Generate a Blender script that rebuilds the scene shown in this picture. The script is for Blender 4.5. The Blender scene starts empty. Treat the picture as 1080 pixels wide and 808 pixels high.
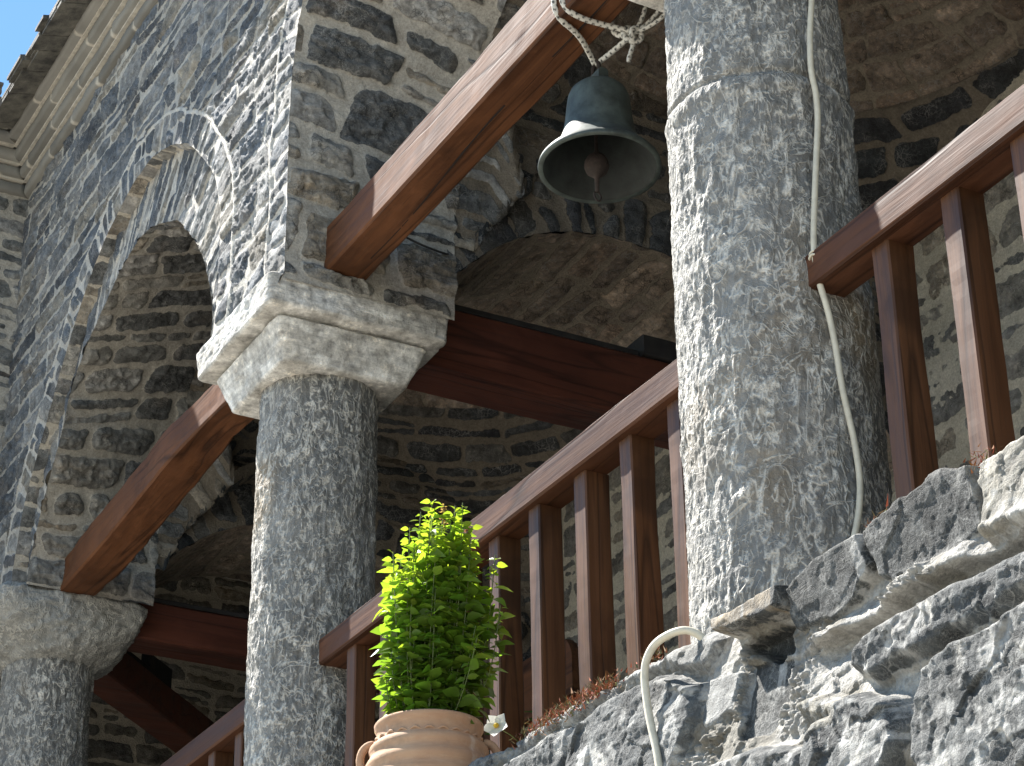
import bpy, math, random
import numpy as np
from mathutils import Vector, Matrix

rng = np.random.default_rng(7)
random.seed(7)
scene = bpy.context.scene
col = scene.collection
PI = math.pi

# ------------------------------------------------------------------ noise
def _h(ix, iy, iz, s):
    h = (ix.astype(np.int64) * 374761393 + iy.astype(np.int64) * 668265263 + iz.astype(np.int64) * 2147483647 + s * 974711) & 0xFFFFFFFF
    h = ((h ^ (h >> 13)) * 1274126177) & 0xFFFFFFFF
    h = ((h ^ (h >> 16)) * 2246822519) & 0xFFFFFFFF
    h = h ^ (h >> 15)
    return (h & 0xFFFFFF).astype(np.float64) / float(0xFFFFFF)

def vnoise(x, y, z=0.0, s=0):
    x, y, z = np.broadcast_arrays(np.asarray(x, float), np.asarray(y, float), np.asarray(z, float))
    ix, iy, iz = np.floor(x), np.floor(y), np.floor(z)
    fx, fy, fz = x - ix, y - iy, z - iz
    fx, fy, fz = [f * f * f * (f * (f * 6 - 15) + 10) for f in (fx, fy, fz)]
    r = 0
    for a in (0, 1):
        wx = fx if a else 1 - fx
        for b in (0, 1):
            wy = fy if b else 1 - fy
            for c in (0, 1):
                wz = fz if c else 1 - fz
                r = r + wx * wy * wz * _h(ix + a, iy + b, iz + c, s)
    return r * 2 - 1

def fbm(x, y, z=0.0, s=0, o=3, g=.5):
    t, a, f, n = 0, 1, 1, 0
    for k in range(o):
        t = t + a * vnoise(np.asarray(x) * f, np.asarray(y) * f, np.asarray(z) * f, s + k * 17)
        n += a; a *= g; f *= 2.03
    return t / n

def ridge(x, y, z=0.0, s=0, o=3, g=.55):
    t, a, f, n = 0, 1, 1, 0
    for k in range(o):
        t = t + a * (1 - np.abs(vnoise(np.asarray(x) * f, np.asarray(y) * f, np.asarray(z) * f, s + k * 13)))
        n += a; a *= g; f *= 2.1
    return t / n

def facets(x, y, s=0, tilt=.5):
    """broken planes: every cell of a jittered grid has a slope of its own"""
    x, y = np.broadcast_arrays(np.asarray(x, float), np.asarray(y, float))
    ix, iy = np.floor(x), np.floor(y)
    best = np.full(x.shape, 9.0); h = np.zeros(x.shape)
    for a in (-1, 0, 1):
        for b in (-1, 0, 1):
            cx, cy = ix + a, iy + b
            z = cx * 0
            px = cx + _h(cx, cy, z, s); py = cy + _h(cx, cy, z, s + 1)
            dx, dy = x - px, y - py
            d = dx * dx + dy * dy
            hh = (_h(cx, cy, z, s + 2) - .5) * 2 * tilt * dx + (_h(cx, cy, z, s + 3) - .5) * 2 * tilt * dy + (_h(cx, cy, z, s + 4) - .5) * .5
            k = d < best
            best = np.where(k, d, best); h = np.where(k, hh, h)
    return h

def sstep(a, b, x):
    t = np.clip((x - a) / (b - a), 0, 1)
    return t * t * (3 - 2 * t)

def rnd(i, s):
    i = np.asarray(i)
    return _h(i, i * 0 + 3, i * 0 + 11, s)

# ------------------------------------------------------------------ objects
ROOT = {}
def tag(o, label=None, cat=None, group=None, kind=None):
    if label: o['label'] = label
    if cat: o['category'] = cat
    if group: o['group'] = group
    if kind: o['kind'] = kind
    return o

def empty(name, loc, label, cat, group=None, kind=None):
    o = bpy.data.objects.new(name, None)
    o.empty_display_size = .1
    o.location = loc
    col.objects.link(o)
    ROOT[o] = np.array(loc, float)
    return tag(o, label, cat, group, kind)

def add_mesh(name, V, F, mat, parent=None, colr=None, smooth=True, loc=None):
    V = np.asarray(V, float).reshape(-1, 3).copy()
    if parent is not None:
        off = ROOT[parent]
    elif loc is not None:
        off = np.array(loc, float)
    else:
        off = np.zeros(3)
    V -= off
    me = bpy.data.meshes.new(name)
    if isinstance(F, np.ndarray) and F.ndim == 2:
        n, k = F.shape
        me.vertices.add(len(V)); me.vertices.foreach_set('co', V.ravel())
        me.loops.add(n * k); me.loops.foreach_set('vertex_index', F.ravel().astype(np.int32))
        me.polygons.add(n)
        me.polygons.foreach_set('loop_start', np.arange(0, n * k, k, dtype=np.int32))
        me.polygons.foreach_set('loop_total', np.full(n, k, dtype=np.int32))
        me.update(calc_edges=True)
    else:
        me.from_pydata([tuple(v) for v in V], [], [tuple(int(i) for i in f) for f in F])
        me.update()
    me.validate()
    if smooth:
        me.polygons.foreach_set('use_smooth', np.ones(len(me.polygons), dtype=bool))
    if colr is not None:
        colr = np.asarray(colr, np.float32)
        k = colr.shape[-1]; colr = colr.reshape(-1, k)
        a = me.color_attributes.new('Col', 'FLOAT_COLOR', 'POINT')
        a.data.foreach_set('color', np.ascontiguousarray(colr[:, :4]).ravel())
        if k == 7:
            a = me.color_attributes.new('Mortar', 'FLOAT_COLOR', 'POINT')
            a.data.foreach_set('color', np.concatenate([colr[:, 4:], np.ones((len(colr), 1), np.float32)], 1).ravel())
    me.materials.append(mat)
    o = bpy.data.objects.new(name, me)
    col.objects.link(o)
    if parent is not None:
        o.parent = parent
    else:
        o.location = tuple(off)
    ROOT[o] = off
    return o

def grid_faces(nv, nu, mask=None, wrap=False):
    i = np.arange(nv * nu).reshape(nv, nu)
    if wrap:
        i = np.concatenate([i, i[:, :1]], 1)
    q = np.stack([i[:-1, :-1], i[:-1, 1:], i[1:, 1:], i[1:, :-1]], -1).reshape(-1, 4)
    if mask is not None:
        q = q[mask.reshape(-1)]
    return q

# ------------------------------------------------------------------ materials
def nt(name):
    m = bpy.data.materials.new(name); m.use_nodes = True
    t = m.node_tree; t.nodes.clear()
    out = t.nodes.new('ShaderNodeOutputMaterial'); b = t.nodes.new('ShaderNodeBsdfPrincipled')
    t.links.new(b.outputs[0], out.inputs[0])
    return m, t, b, out

def N(t, kind, **kw):
    n = t.nodes.new('ShaderNode' + kind)
    for k, v in kw.items():
        if k in n.inputs.keys() if hasattr(n.inputs, 'keys') else False:
            n.inputs[k].default_value = v
        else:
            setattr(n, k, v)
    return n

def noise(t, vec, scale, detail=4, rough=.55, dist=0.0):
    n = t.nodes.new('ShaderNodeTexNoise')
    n.inputs['Scale'].default_value = scale; n.inputs['Detail'].default_value = detail
    n.inputs['Roughness'].default_value = rough; n.inputs['Distortion'].default_value = dist
    t.links.new(vec, n.inputs['Vector'])
    return n.outputs['Fac']

def mapr(t, val, a, b, c=0.0, d=1.0):
    n = t.nodes.new('ShaderNodeMapRange')
    n.inputs[1].default_value = a; n.inputs[2].default_value = b; n.inputs[3].default_value = c; n.inputs[4].default_value = d
    t.links.new(val, n.inputs[0]); return n.outputs[0]

def math_(t, op, a, b=None):
    n = t.nodes.new('ShaderNodeMath'); n.operation = op
    for i, x in enumerate((a, b)):
        if x is None: continue
        if isinstance(x, (int, float)): n.inputs[i].default_value = x
        else: t.links.new(x, n.inputs[i])
    return n.outputs[0]

def mix(t, fac, a, b, mode='MIX'):
    n = t.nodes.new('ShaderNodeMix'); n.data_type = 'RGBA'; n.blend_type = mode
    for s, x in ((n.inputs[0], fac), (n.inputs[6], a), (n.inputs[7], b)):
        if isinstance(x, (int, float)): s.default_value = x
        elif isinstance(x, tuple): s.default_value = (*x, 1) if len(x) == 3 else x
        else: t.links.new(x, s)
    return n.outputs[2]

def bump(t, h, strength, dist, nrm=None):
    n = t.nodes.new('ShaderNodeBump'); n.inputs['Strength'].default_value = strength; n.inputs['Distance'].default_value = dist
    t.links.new(h, n.inputs['Height'])
    if nrm: t.links.new(nrm, n.inputs['Normal'])
    return n.outputs[0]

def objco(t, sc=(1, 1, 1), rot=(0, 0, 0)):
    g = t.nodes.new('ShaderNodeTexCoord'); m = t.nodes.new('ShaderNodeMapping')
    m.inputs['Scale'].default_value = sc; m.inputs['Rotation'].default_value = rot
    t.links.new(g.outputs['Object'], m.inputs[0]); return m.outputs[0]

def veins(t, vec, scale, width, dist=1.2):
    f = noise(t, vec, scale, 2, .5, dist)
    d = math_(t, 'ABSOLUTE', math_(t, 'SUBTRACT', f, .5))
    return mapr(t, d, 0.0, width, 1.0, 0.0)

def mat_masonry(name, rough=.82, bstr=.6, streak=.5, edge=.30, crack=1.0):
    """stone and mortar colours come from the mesh (alpha: 1 on stone, 0 on mortar, sharpened here into a ragged edge)"""
    m, t, b, out = nt(name)
    a = t.nodes.new('ShaderNodeAttribute'); a.attribute_name = 'Col'
    mo = t.nodes.new('ShaderNodeAttribute'); mo.attribute_name = 'Mortar'
    co = objco(t)
    n1 = noise(t, co, 26, 8, .72); n2 = noise(t, co, 110, 5, .7); n3 = noise(t, co, 5, 3, .5); n4 = noise(t, co, 55, 3, .6)
    msk = mapr(t, math_(t, 'ADD', a.outputs['Alpha'], math_(t, 'MULTIPLY', math_(t, 'SUBTRACT', n4, .5), edge * 2)), .44, .56)
    st = mix(t, 1.0, a.outputs['Color'], mix(t, 1.0, mapr_col(t, n1, .25, 1.75), mapr_col(t, n3, .8, 1.2), 'MULTIPLY'), 'MULTIPLY')
    bed = noise(t, objco(t, (7, 7, 62)), 1.0, 5, .7, .8)
    st = mix(t, 1.0, st, mapr_col(t, bed, .78, 1.22), 'MULTIPLY')
    dn = t.nodes.new('ShaderNodeTexNoise'); dn.inputs['Scale'].default_value = 30; dn.inputs['Detail'].default_value = 4; t.links.new(co, dn.inputs['Vector'])
    dv = mix(t, .06, co, dn.outputs['Color'], 'ADD')
    def cells(sc):
        vo = t.nodes.new('ShaderNodeTexVoronoi'); vo.feature = 'DISTANCE_TO_EDGE'; vo.inputs['Scale'].default_value = sc
        t.links.new(dv, vo.inputs['Vector']); return vo.outputs['Distance']
    ck = math_(t, 'MAXIMUM', mapr(t, cells(17), .0, .045, 1, 0), math_(t, 'MULTIPLY', mapr(t, cells(44), .0, .07, 1, 0), .6))
    ckm = mapr(t, noise(t, co, 8, 4, .6), .42, .58)
    dark_ck = math_(t, 'MULTIPLY', math_(t, 'MULTIPLY', ck, math_(t, 'SUBTRACT', 1.0, ckm)), .75 * crack); pale_ck = math_(t, 'MULTIPLY', math_(t, 'MULTIPLY', ck, ckm), .5 * min(crack, .6) / .6 if crack < .6 else .5)
    st = mix(t, dark_ck, st, (.02, .021, .022)); st = mix(t, pale_ck, st, (.34, .335, .315))
    st = mix(t, math_(t, 'MULTIPLY', mapr(t, noise(t, co, 17, 6, .75), .56, .66), .55), st, mix(t, 1.0, st, (2.1, 2.0, 1.85), 'MULTIPLY'))
    st = mix(t, mapr(t, n2, .58, .70, 0, .5), st, mix(t, 1.0, st, (.35, .36, .38), 'MULTIPLY'))
    # pale scratches and lichen flecks on the stone
    v = math_(t, 'MAXIMUM', veins(t, co, 30, .020, 2.0), math_(t, 'MULTIPLY', veins(t, co, 62, .03, 1.5), .7))
    v = math_(t, 'MULTIPLY', v, math_(t, 'MULTIPLY', mapr(t, noise(t, co, 9, 3), .44, .60), streak))
    st = mix(t, v, st, (.46, .45, .42))
    mc = mix(t, 1.0, mo.outputs['Color'], mix(t, 1.0, mapr_col(t, n2, .62, 1.3), mapr_col(t, n1, .75, 1.25), 'MULTIPLY'), 'MULTIPLY')
    c = mix(t, msk, mc, st)
    t.links.new(c, b.inputs['Base Color'])
    b.inputs['Roughness'].default_value = rough; b.inputs['Specular IOR Level'].default_value = .35
    h = math_(t, 'ADD', math_(t, 'MULTIPLY', n1, 1.0), math_(t, 'ADD', math_(t, 'MULTIPLY', n2, .45), math_(t, 'MULTIPLY', msk, math_(t, 'ADD', math_(t, 'SUBTRACT', math_(t, 'MULTIPLY', bed, .4), math_(t, 'MULTIPLY', dark_ck, .5)), .1))))
    grit = math_(t, 'MULTIPLY', math_(t, 'SUBTRACT', 1.0, msk), math_(t, 'ADD', noise(t, co, 85, 4, .75), math_(t, 'MULTIPLY', noise(t, co, 210, 3, .7), .6)))
    h = math_(t, 'ADD', h, math_(t, 'MULTIPLY', grit, .9))
    t.links.new(bump(t, h, bstr, .014), b.inputs['Normal'])
    return m

def mapr_col(t, f, lo, hi):
    v = mapr(t, f, .25, .75, lo, hi)
    c = t.nodes.new('ShaderNodeCombineColor')
    for i in range(3): t.links.new(v, c.inputs[i])
    return c.outputs[0]

def mat_column(name, base, pale):
    m, t, b, out = nt(name)
    a = t.nodes.new('ShaderNodeAttribute'); a.attribute_name = 'Col'
    co = objco(t); cz = objco(t, (1, 1, .55))
    big = noise(t, co, 4.5, 4, .6); mid = noise(t, co, 22, 5, .6); fine = noise(t, co, 150, 3, .6)
    c = mix(t, mapr(t, big, .35, .65), base, tuple(x * 1.5 + .01 for x in base))
    c = mix(t, mapr(t, mid, .3, .7, 0, .6), c, tuple(x * .5 for x in base))
    c = mix(t, 1.0, c, a.outputs['Color'], 'MULTIPLY')
    cs = objco(t, (1, 1, .38))
    v1 = veins(t, cs, 19, .060, 1.1); v2 = veins(t, cs, 34, .070, .9); v3 = veins(t, co, 8, .022, 2.2)
    k = mapr(t, noise(t, co, 6, 4, .6), .38, .58)
    brk = mapr(t, noise(t, co, 26, 4, .6), .44, .54); brk2 = mapr(t, noise(t, co, 41, 3, .6), .45, .55)
    v = math_(t, 'MAXIMUM', math_(t, 'MULTIPLY', math_(t, 'MULTIPLY', v1, brk), mapr(t, k, 0, 1, .5, 1.0)), math_(t, 'MULTIPLY', math_(t, 'MULTIPLY', v2, brk2), mapr(t, k, 0, 1, .25, .95)))
    v = math_(t, 'MAXIMUM', v, math_(t, 'MULTIPLY', v3, .7))
    v = math_(t, 'MAXIMUM', v, mapr(t, noise(t, co, 12, 7, .72), .58, .72, 0, .28))
    v = math_(t, 'MULTIPLY', v, mapr(t, fine, .3, .5, .55, 1))
    c = mix(t, v, c, pale)
    t.links.new(c, b.inputs['Base Color']); b.inputs['Roughness'].default_value = .8; b.inputs['Specular IOR Level'].default_value = .35
    h = math_(t, 'ADD', math_(t, 'MULTIPLY', mid, .9), math_(t, 'ADD', math_(t, 'MULTIPLY', v, .45), math_(t, 'MULTIPLY', fine, .3)))
    t.links.new(bump(t, h, .75, .014), b.inputs['Normal'])
    return m

def mat_wood(name, ax, c1, c2, rough=.42, coat=.0, dark=1.0):
    m, t, b, out = nt(name)
    s = [26, 26, 26]; s[ax] = 1.3
    co = objco(t, tuple(s)); s2 = [90, 90, 90]; s2[ax] = 3; cf = objco(t, tuple(s2)); cb = objco(t)
    g1 = noise(t, co, 1.0, 6, .65, 1.0); g2 = noise(t, cf, 1.0, 3, .6); g3 = noise(t, cb, 3.0, 3, .5)
    c = mix(t, mapr(t, g1, .3, .7), c1, c2)
    c = mix(t, mapr(t, g3, .35, .7, 0, .35), c, tuple(x * 1.5 for x in c2))
    c = mix(t, mapr(t, g2, .55, .75, 0, .55), c, tuple(x * .4 for x in c1))
    v = veins(t, objco(t, tuple(x * .35 for x in s)), 1.0, .03, .6)
    kn = noise(t, objco(t, tuple(5 if i != ax else 2.2 for i in range(3))), 1.0, 4, .65, .6)
    c = mix(t, mapr(t, kn, .52, .68, 0, .6), c, tuple(x * .55 for x in c1)); c = mix(t, mapr(t, kn, .30, .42, .35, 0), c, tuple(x * 1.7 + .01 for x in c2))
    c = mix(t, math_(t, 'MULTIPLY', v, .6), c, tuple(x * .2 for x in c1))
    t.links.new(c, b.inputs['Base Color'])
    t.links.new(mapr(t, g1, .3, .7, rough - .07, rough + .14), b.inputs['Roughness'])
    b.inputs['Specular IOR Level'].default_value = coat or .5
    h = math_(t, 'ADD', g2, math_(t, 'MULTIPLY', v, -.6))
    t.links.new(bump(t, h, .25, .004), b.inputs['Normal'])
    return m

def mat_plain(name, c, rough=.6, var=.25, scale=12, bstr=.2, metal=0.0, c2=None, bd=.004):
    m, t, b, out = nt(name)
    co = objco(t); n = noise(t, co, scale, 5, .6); n2 = noise(t, co, scale * 7, 3, .6)
    cc = mix(t, mapr(t, n, .35, .65), tuple(x * (1 - var) for x in c), c2 or tuple(min(1, x * (1 + var)) for x in c))
    t.links.new(cc, b.inputs['Base Color']); b.inputs['Roughness'].default_value = rough; b.inputs['Metallic'].default_value = metal
    t.links.new(bump(t, math_(t, 'ADD', n, math_(t, 'MULTIPLY', n2, .5)), bstr, bd), b.inputs['Normal'])
    return m

def mat_attr(name, rough=.7, bstr=.3, scale=200):
    m, t, b, out = nt(name)
    a = t.nodes.new('ShaderNodeAttribute'); a.attribute_name = 'Col'
    t.links.new(a.outputs['Color'], b.inputs['Base Color']); b.inputs['Roughness'].default_value = rough
    t.links.new(bump(t, noise(t, objco(t), scale, 3), bstr, .003), b.inputs['Normal'])
    return m

def mat_leaf(name, trans=.5, rough=.38, tint=(2.3, 2.2, .9)):
    m, t, b, out = nt(name)
    a = t.nodes.new('ShaderNodeAttribute'); a.attribute_name = 'Col'
    t.links.new(a.outputs['Color'], b.inputs['Base Color']); b.inputs['Roughness'].default_value = rough
    tr = t.nodes.new('ShaderNodeBsdfTranslucent'); ms = t.nodes.new('ShaderNodeMixShader')
    t.links.new(mix(t, 1.0, a.outputs['Color'], tint, 'MULTIPLY'), tr.inputs['Color'])
    ms.inputs[0].default_value = trans
    t.links.new(b.outputs[0], ms.inputs[1]); t.links.new(tr.outputs[0], ms.inputs[2]); t.links.new(ms.outputs[0], out.inputs[0])
    return m

M_STONE = mat_masonry('rubble_masonry')
M_DARK = mat_masonry('vault_masonry', streak=.15)
M_ROCK = mat_masonry('terrace_rock', bstr=.6, streak=.35, crack=.7)
M_COL = mat_column('tooled_grey_stone', (.155, .152, .142), (.74, .70, .62))
M_CAP = mat_column('worn_grey_stone', (.24, .24, .225), (.56, .54, .49))
M_WOODY = mat_wood('stained_wood_y', 1, (.045, .017, .008), (.095, .039, .019), .54, .2)
M_WOODZ = mat_wood('stained_wood_z', 2, (.046, .018, .007), (.118, .050, .020), .48, .35)
M_BEAMY = mat_wood('hewn_wood_y', 1, (.058, .022, .009), (.135, .054, .022), .58, .2)
M_BEAMX = mat_wood('hewn_wood_x', 0, (.055, .015, .009), (.105, .030, .015), .5)
M_DARKWOOD = mat_plain('tarred_wood', (.02, .018, .017), .7, .4, 20)
M_PLASTER = mat_masonry('whitened_stone', streak=.2, bstr=.7, crack=.0)

# ------------------------------------------------------------------ masonry layout
PAL_BLUE = ([(.080, .092, .106), (.12, .13, .138), (.17, .174, .172), (.060, .067, .077), (.185, .17, .14), (.22, .215, .20)], [.27, .25, .17, .12, .1, .09])
PAL_WARM = ([(.095, .098, .097), (.155, .156, .148), (.20, .192, .172), (.080, .083, .084), (.215, .188, .148), (.26, .255, .24)], [.24, .24, .18, .14, .08, .12])
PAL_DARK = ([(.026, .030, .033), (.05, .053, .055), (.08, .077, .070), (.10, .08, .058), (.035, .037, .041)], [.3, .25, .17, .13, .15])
PAL_TUFA = ([(.22, .172, .130), (.26, .205, .155), (.175, .138, .108), (.235, .175, .128)], [.3, .3, .2, .2])
PAL_PALE = ([(.15, .145, .13), (.21, .195, .165), (.10, .10, .095), (.25, .215, .165)], [.3, .3, .2, .2])

def layout(u, v, seed, h=(.07, .15), w=(.14, .42), gap=.02, split=.28, warp=.02, irr=.008, pal=PAL_BLUE, mortar=(.47, .43, .36),
           prot=.016, rough=.010, flush=.0, corner=.03):
    R = np.random.default_rng(seed)
    wu = u + warp * fbm(u * 4, v * 4, seed * .37, seed, 2)
    wv = v + warp * fbm(u * 2.6, v * 2.6, seed * .71 + 9, seed + 1, 2)
    v0, v1 = wv.min() - .3, wv.max() + .3
    u0, u1 = wu.min() - 1, wu.max() + 1
    ed = [v0]
    while ed[-1] < v1: ed.append(ed[-1] + R.uniform(*h) * (1.0 if R.random() > .2 else .62))
    ed = np.array(ed)
    r = np.clip(np.searchsorted(ed, wv) - 1, 0, len(ed) - 2)
    flat, BIG = [], 1e4
    starts = []
    for i in range(len(ed) - 1):
        x = u0 - R.uniform(0, w[1]); row = [x]
        hh = ed[i + 1] - ed[i]
        while x < u1:
            x += R.uniform(*w) * (.75 + .5 * min(1.6, hh / (.5 * (h[0] + h[1])))) * (1 if R.random() > .22 else .62)
            row.append(x)
        starts.append(len(flat)); flat += [q + i * BIG for q in row]
    flat = np.array(flat)
    # slanted joints
    rowc = (ed[r] + ed[r + 1]) / 2
    sl = (rnd(r, seed + 5) - .5) * .5
    uu = wu + (wv - rowc) * sl
    k = np.searchsorted(flat, uu + r * BIG) - 1
    k = np.clip(k, 0, len(flat) - 2)
    a = flat[k] - r * BIG; b = flat[k + 1] - r * BIG
    lo, hi = ed[r].copy(), ed[r + 1].copy()
    sid = k.astype(np.int64) * 2
    # some cells hold two thin stones
    sp = (rnd(k, seed + 9) < split) & ((hi - lo) > h[0] * .95)
    cut = lo + (hi - lo) * (.35 + .3 * rnd(k, seed + 10)) + (uu - (a + b) / 2) * (rnd(k, seed + 12) - .5) * .1
    top = sp & (wv > cut)
    lo = np.where(top, cut, lo); hi = np.where(sp & ~top, cut, hi); sid = sid + top
    cw, ch = (b - a) / 2, (hi - lo) / 2
    x, y = uu - (a + b) / 2, wv - (lo + hi) / 2
    q1, q2, q3, q4 = [rnd(sid, seed + 20 + i) for i in range(4)]
    y = y + x * (q1 - .5) * .16
    ww = np.maximum(cw - gap * .5 * (.5 + 1.1 * q2), .01) * (1 + (q3 - .5) * .35 * y / np.maximum(ch, .01))
    hh = np.maximum(ch - gap * .5 * (.5 + 1.1 * q4), .012)
    rc = np.minimum(corner * (.4 + q2), .75 * np.minimum(ww, hh))
    dx, dy = np.abs(x) - (ww - rc), np.abs(y) - (hh - rc)
    sd = np.hypot(np.maximum(dx, 0), np.maximum(dy, 0)) + np.minimum(np.maximum(dx, dy), 0) - rc
    off = q1 * 50
    sd = sd + irr * fbm(u * 22 + off, v * 22, q3 * 30, seed + 3, 3) * 1.6
    m = sstep(.004, -.006, sd); al = np.clip(.5 - sd / .024, 0, 1)
    p = [rnd(sid, seed + 40 + i) for i in range(6)]
    n1 = fbm(u * 14 + off, v * 20, q2 * 20, seed + 6, 4, .6)
    n2 = ridge(u * 9 + off, v * 26 + off, q4 * 9, seed + 8, 3)
    fc = facets(u * 16 + off, v * 22, seed + 60, .8) + .5 * facets(u * 34 + off, v * 48, seed + 66, .8)
    hgt = prot * (.35 + .9 * p[0]) + x * (p[1] - .5) * .10 + y * (p[2] - .5) * .22 + rough * (.5 * n1 + .85 * fc) * (.5 + p[3]) + rough * (n2 - .75)
    hgt = hgt * (.45 + .55 * sstep(0.0, -.03, sd))
    mo = .004 * fbm(u * 30, v * 30, 1.3, seed + 11, 3) + .012 * flush * vnoise(u * 3, v * 3, 5, seed)
    if flush:                                    # mortar smeared over part of the stones
        cover = sstep(.15, .45, fbm(u * 3.2, v * 3.2, 7.7, seed + 31, 3) + (flush - .5) * .7 + .25 * fbm(u * 40, v * 40, 2, seed + 33, 2))
        m = m * (1 - cover * .85); al = al * (1 - cover * .7)
    H = m * hgt + (1 - m) * mo
    cols, wt = np.array(pal[0]), np.cumsum(pal[1]); wt = wt / wt[-1]
    ci = np.clip(np.searchsorted(wt, p[4]), 0, len(cols) - 1)
    c = cols[ci] * (.72 + .56 * p[5])[..., None]
    c = c * (1 + .30 * n1 + .28 * (n2 - .7) + .22 * fbm(u * 60, v * 90, off, seed + 14, 2))[..., None]
    rust = sstep(.35, .6, fbm(u * 6 + off, v * 6, 3, seed + 15, 2)) * .18
    c = c * (1 - rust[..., None]) + np.array((.19, .145, .10)) * rust[..., None] * (cols.mean() / .12)
    mc = np.array(mortar) * (1 + .22 * fbm(u * 5, v * 5, 4, seed + 16, 3) + .12 * fbm(u * 45, v * 45, 4, seed + 18, 2))[..., None]
    c = c * (1 + .25 * fc)[..., None]
    return H, np.concatenate([np.clip(c, .008, .8), al[..., None], np.clip(mc, .01, .8)], -1)

def normals(P, toward):
    du = np.gradient(P, axis=1); dv = np.gradient(P, axis=0)
    n = np.cross(du, dv); n /= np.maximum(np.linalg.norm(n, axis=-1, keepdims=True), 1e-9)
    s = np.sign((n * (np.asarray(toward) - P)).sum(-1, keepdims=True)); s[s == 0] = 1
    return n * s

def stone_surface(name, P, u, v, toward, lay, parent, mat=None, mask=None, amp=1.0, nrm=None, HC=None, ease=False):
    n = nrm if nrm is not None else normals(P, toward)
    H, C = HC if HC is not None else layout(u, v, **lay)
    if ease:
        e = np.linalg.norm(P - P[:, :1], axis=-1)
        H = H * (.12 + .88 * sstep(.0, .03, e))
    V = P + n * (H * amp)[..., None]
    return add_mesh(name, V, grid_faces(P.shape[0], P.shape[1], mask), mat or M_STONE, parent, C)

def smooth_curve(pts, n, it=3):
    p = np.array(pts, float)
    for _ in range(it):
        q = .75 * p[:-1] + .25 * p[1:]; r = .25 * p[:-1] + .75 * p[1:]
        p = np.concatenate([p[:1], np.stack([q, r], 1).reshape(-1, p.shape[1]), p[-1:]])
    return resample(p, n)

def resample(p, n):
    d = np.concatenate([[0], np.cumsum(np.linalg.norm(np.diff(p, axis=0), axis=1))])
    s = np.linspace(0, d[-1], n)
    return np.stack([np.interp(s, d, p[:, i]) for i in range(p.shape[1])], 1)

def arclen(p):
    return np.concatenate([[0], np.cumsum(np.linalg.norm(np.diff(p, axis=0), axis=1))])

def inside(poly, X, Y):
    r = np.zeros(X.shape, bool)
    j = len(poly) - 1
    for i in range(len(poly)):
        xi, yi = poly[i]; xj, yj = poly[j]
        if yi != yj:
            c = ((yi > Y) != (yj > Y)) & (X < (xj - xi) * (Y - yi) / (yj - yi) + xi)
            r ^= c
        j = i
    return r

def nearest(poly, X, Y):
    """distance to an open polyline, the nearest point on it and its arc length"""
    best = np.full(X.shape, 1e9); px = X * 0; py = X * 0; s = X * 0
    al = arclen(np.asarray(poly))
    for i in range(len(poly) - 1):
        ax, ay = poly[i]; bx, by = poly[i + 1]
        L = (bx - ax) ** 2 + (by - ay) ** 2
        t = np.clip(((X - ax) * (bx - ax) + (Y - ay) * (by - ay)) / max(L, 1e-12), 0, 1)
        qx, qy = ax + t * (bx - ax), ay + t * (by - ay)
        d = np.hypot(X - qx, Y - qy); k = d < best
        best = np.where(k, d, best); px = np.where(k, qx, px); py = np.where(k, qy, py); s = np.where(k, al[i] + t * (al[i + 1] - al[i]), s)
    return best, px, py, s

def wall_with_openings(name, A, B, to3d, normal, openings, lay, ringlay, ringw, parent, mat=None):
    """flat wall over grid lines A x B, openings = open polylines (a,b) closed downwards; a ring of wedge stones round each"""
    a, b = np.meshgrid(A, B)
    H, C = layout(a, b, **lay)
    ins = np.zeros(a.shape, bool)
    for k, poly in enumerate(openings):
        poly = np.asarray(poly)
        low = min(b.min(), poly[:, 1].min()) - 1
        closed = np.concatenate([poly, [[poly[-1, 0], low], [poly[0, 0], low]]])
        inn = inside(closed, a, b)
        d, px, py, s = nearest(poly, a, b)
        if ringlay is not None:
            ring = dict(ringlay); ring['seed'] = ringlay['seed'] + k
            sel = d < ringw + .02
            if sel.any():
                Hr, Cr = layout(np.where(inn, 0.0, d)[sel], s[sel], **ring)
                wob = ringw * (1 + .18 * fbm(s[sel] * 5, s[sel] * 0, 0, 77, 2))
                use = d[sel] < wob
                edge = sstep(.014, .022, wob - d[sel])
                Hs, Cs = H[sel], C[sel]
                Hr = Hr * edge; Cr[:, 3] *= edge; Hr = Hr + .007 * (1 - edge) * sstep(.0, .006, wob - d[sel]); Cr[:, 4:] = Cr[:, 4:] * (1 + .15 * (1 - edge))[:, None]
                Hs[use] = Hr[use]; Cs[use] = Cr[use]; H[sel] = Hs; C[sel] = Cs
        H = H * sstep(.0, .022, d); keep_in = inn
        a2 = np.where(keep_in, px, a); b2 = np.where(keep_in, py, b)
        if k == 0: aa, bb = a2, b2
        else: aa = np.where(keep_in, a2, aa); bb = np.where(keep_in, b2, bb)
        ins |= inn
    if not openings: aa, bb = a, b
    allin = ins[:-1, :-1] & ins[1:, :-1] & ins[:-1, 1:] & ins[1:, 1:]
    P = to3d(aa, bb) + np.asarray(normal) * H[..., None]
    return add_mesh(name, P, grid_faces(a.shape[0], a.shape[1], ~allin), mat or M_STONE, parent, C)

# ------------------------------------------------------------------ simple solids
def box_vf(x0, x1, y0, y1, z0, z1):
    V = [(x, y, z) for x in (x0, x1) for y in (y0, y1) for z in (z0, z1)]
    F = [(0, 1, 3, 2), (4, 6, 7, 5), (0, 4, 5, 1), (2, 3, 7, 6), (0, 2, 6, 4), (1, 5, 7, 3)]
    return V, F

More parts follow.
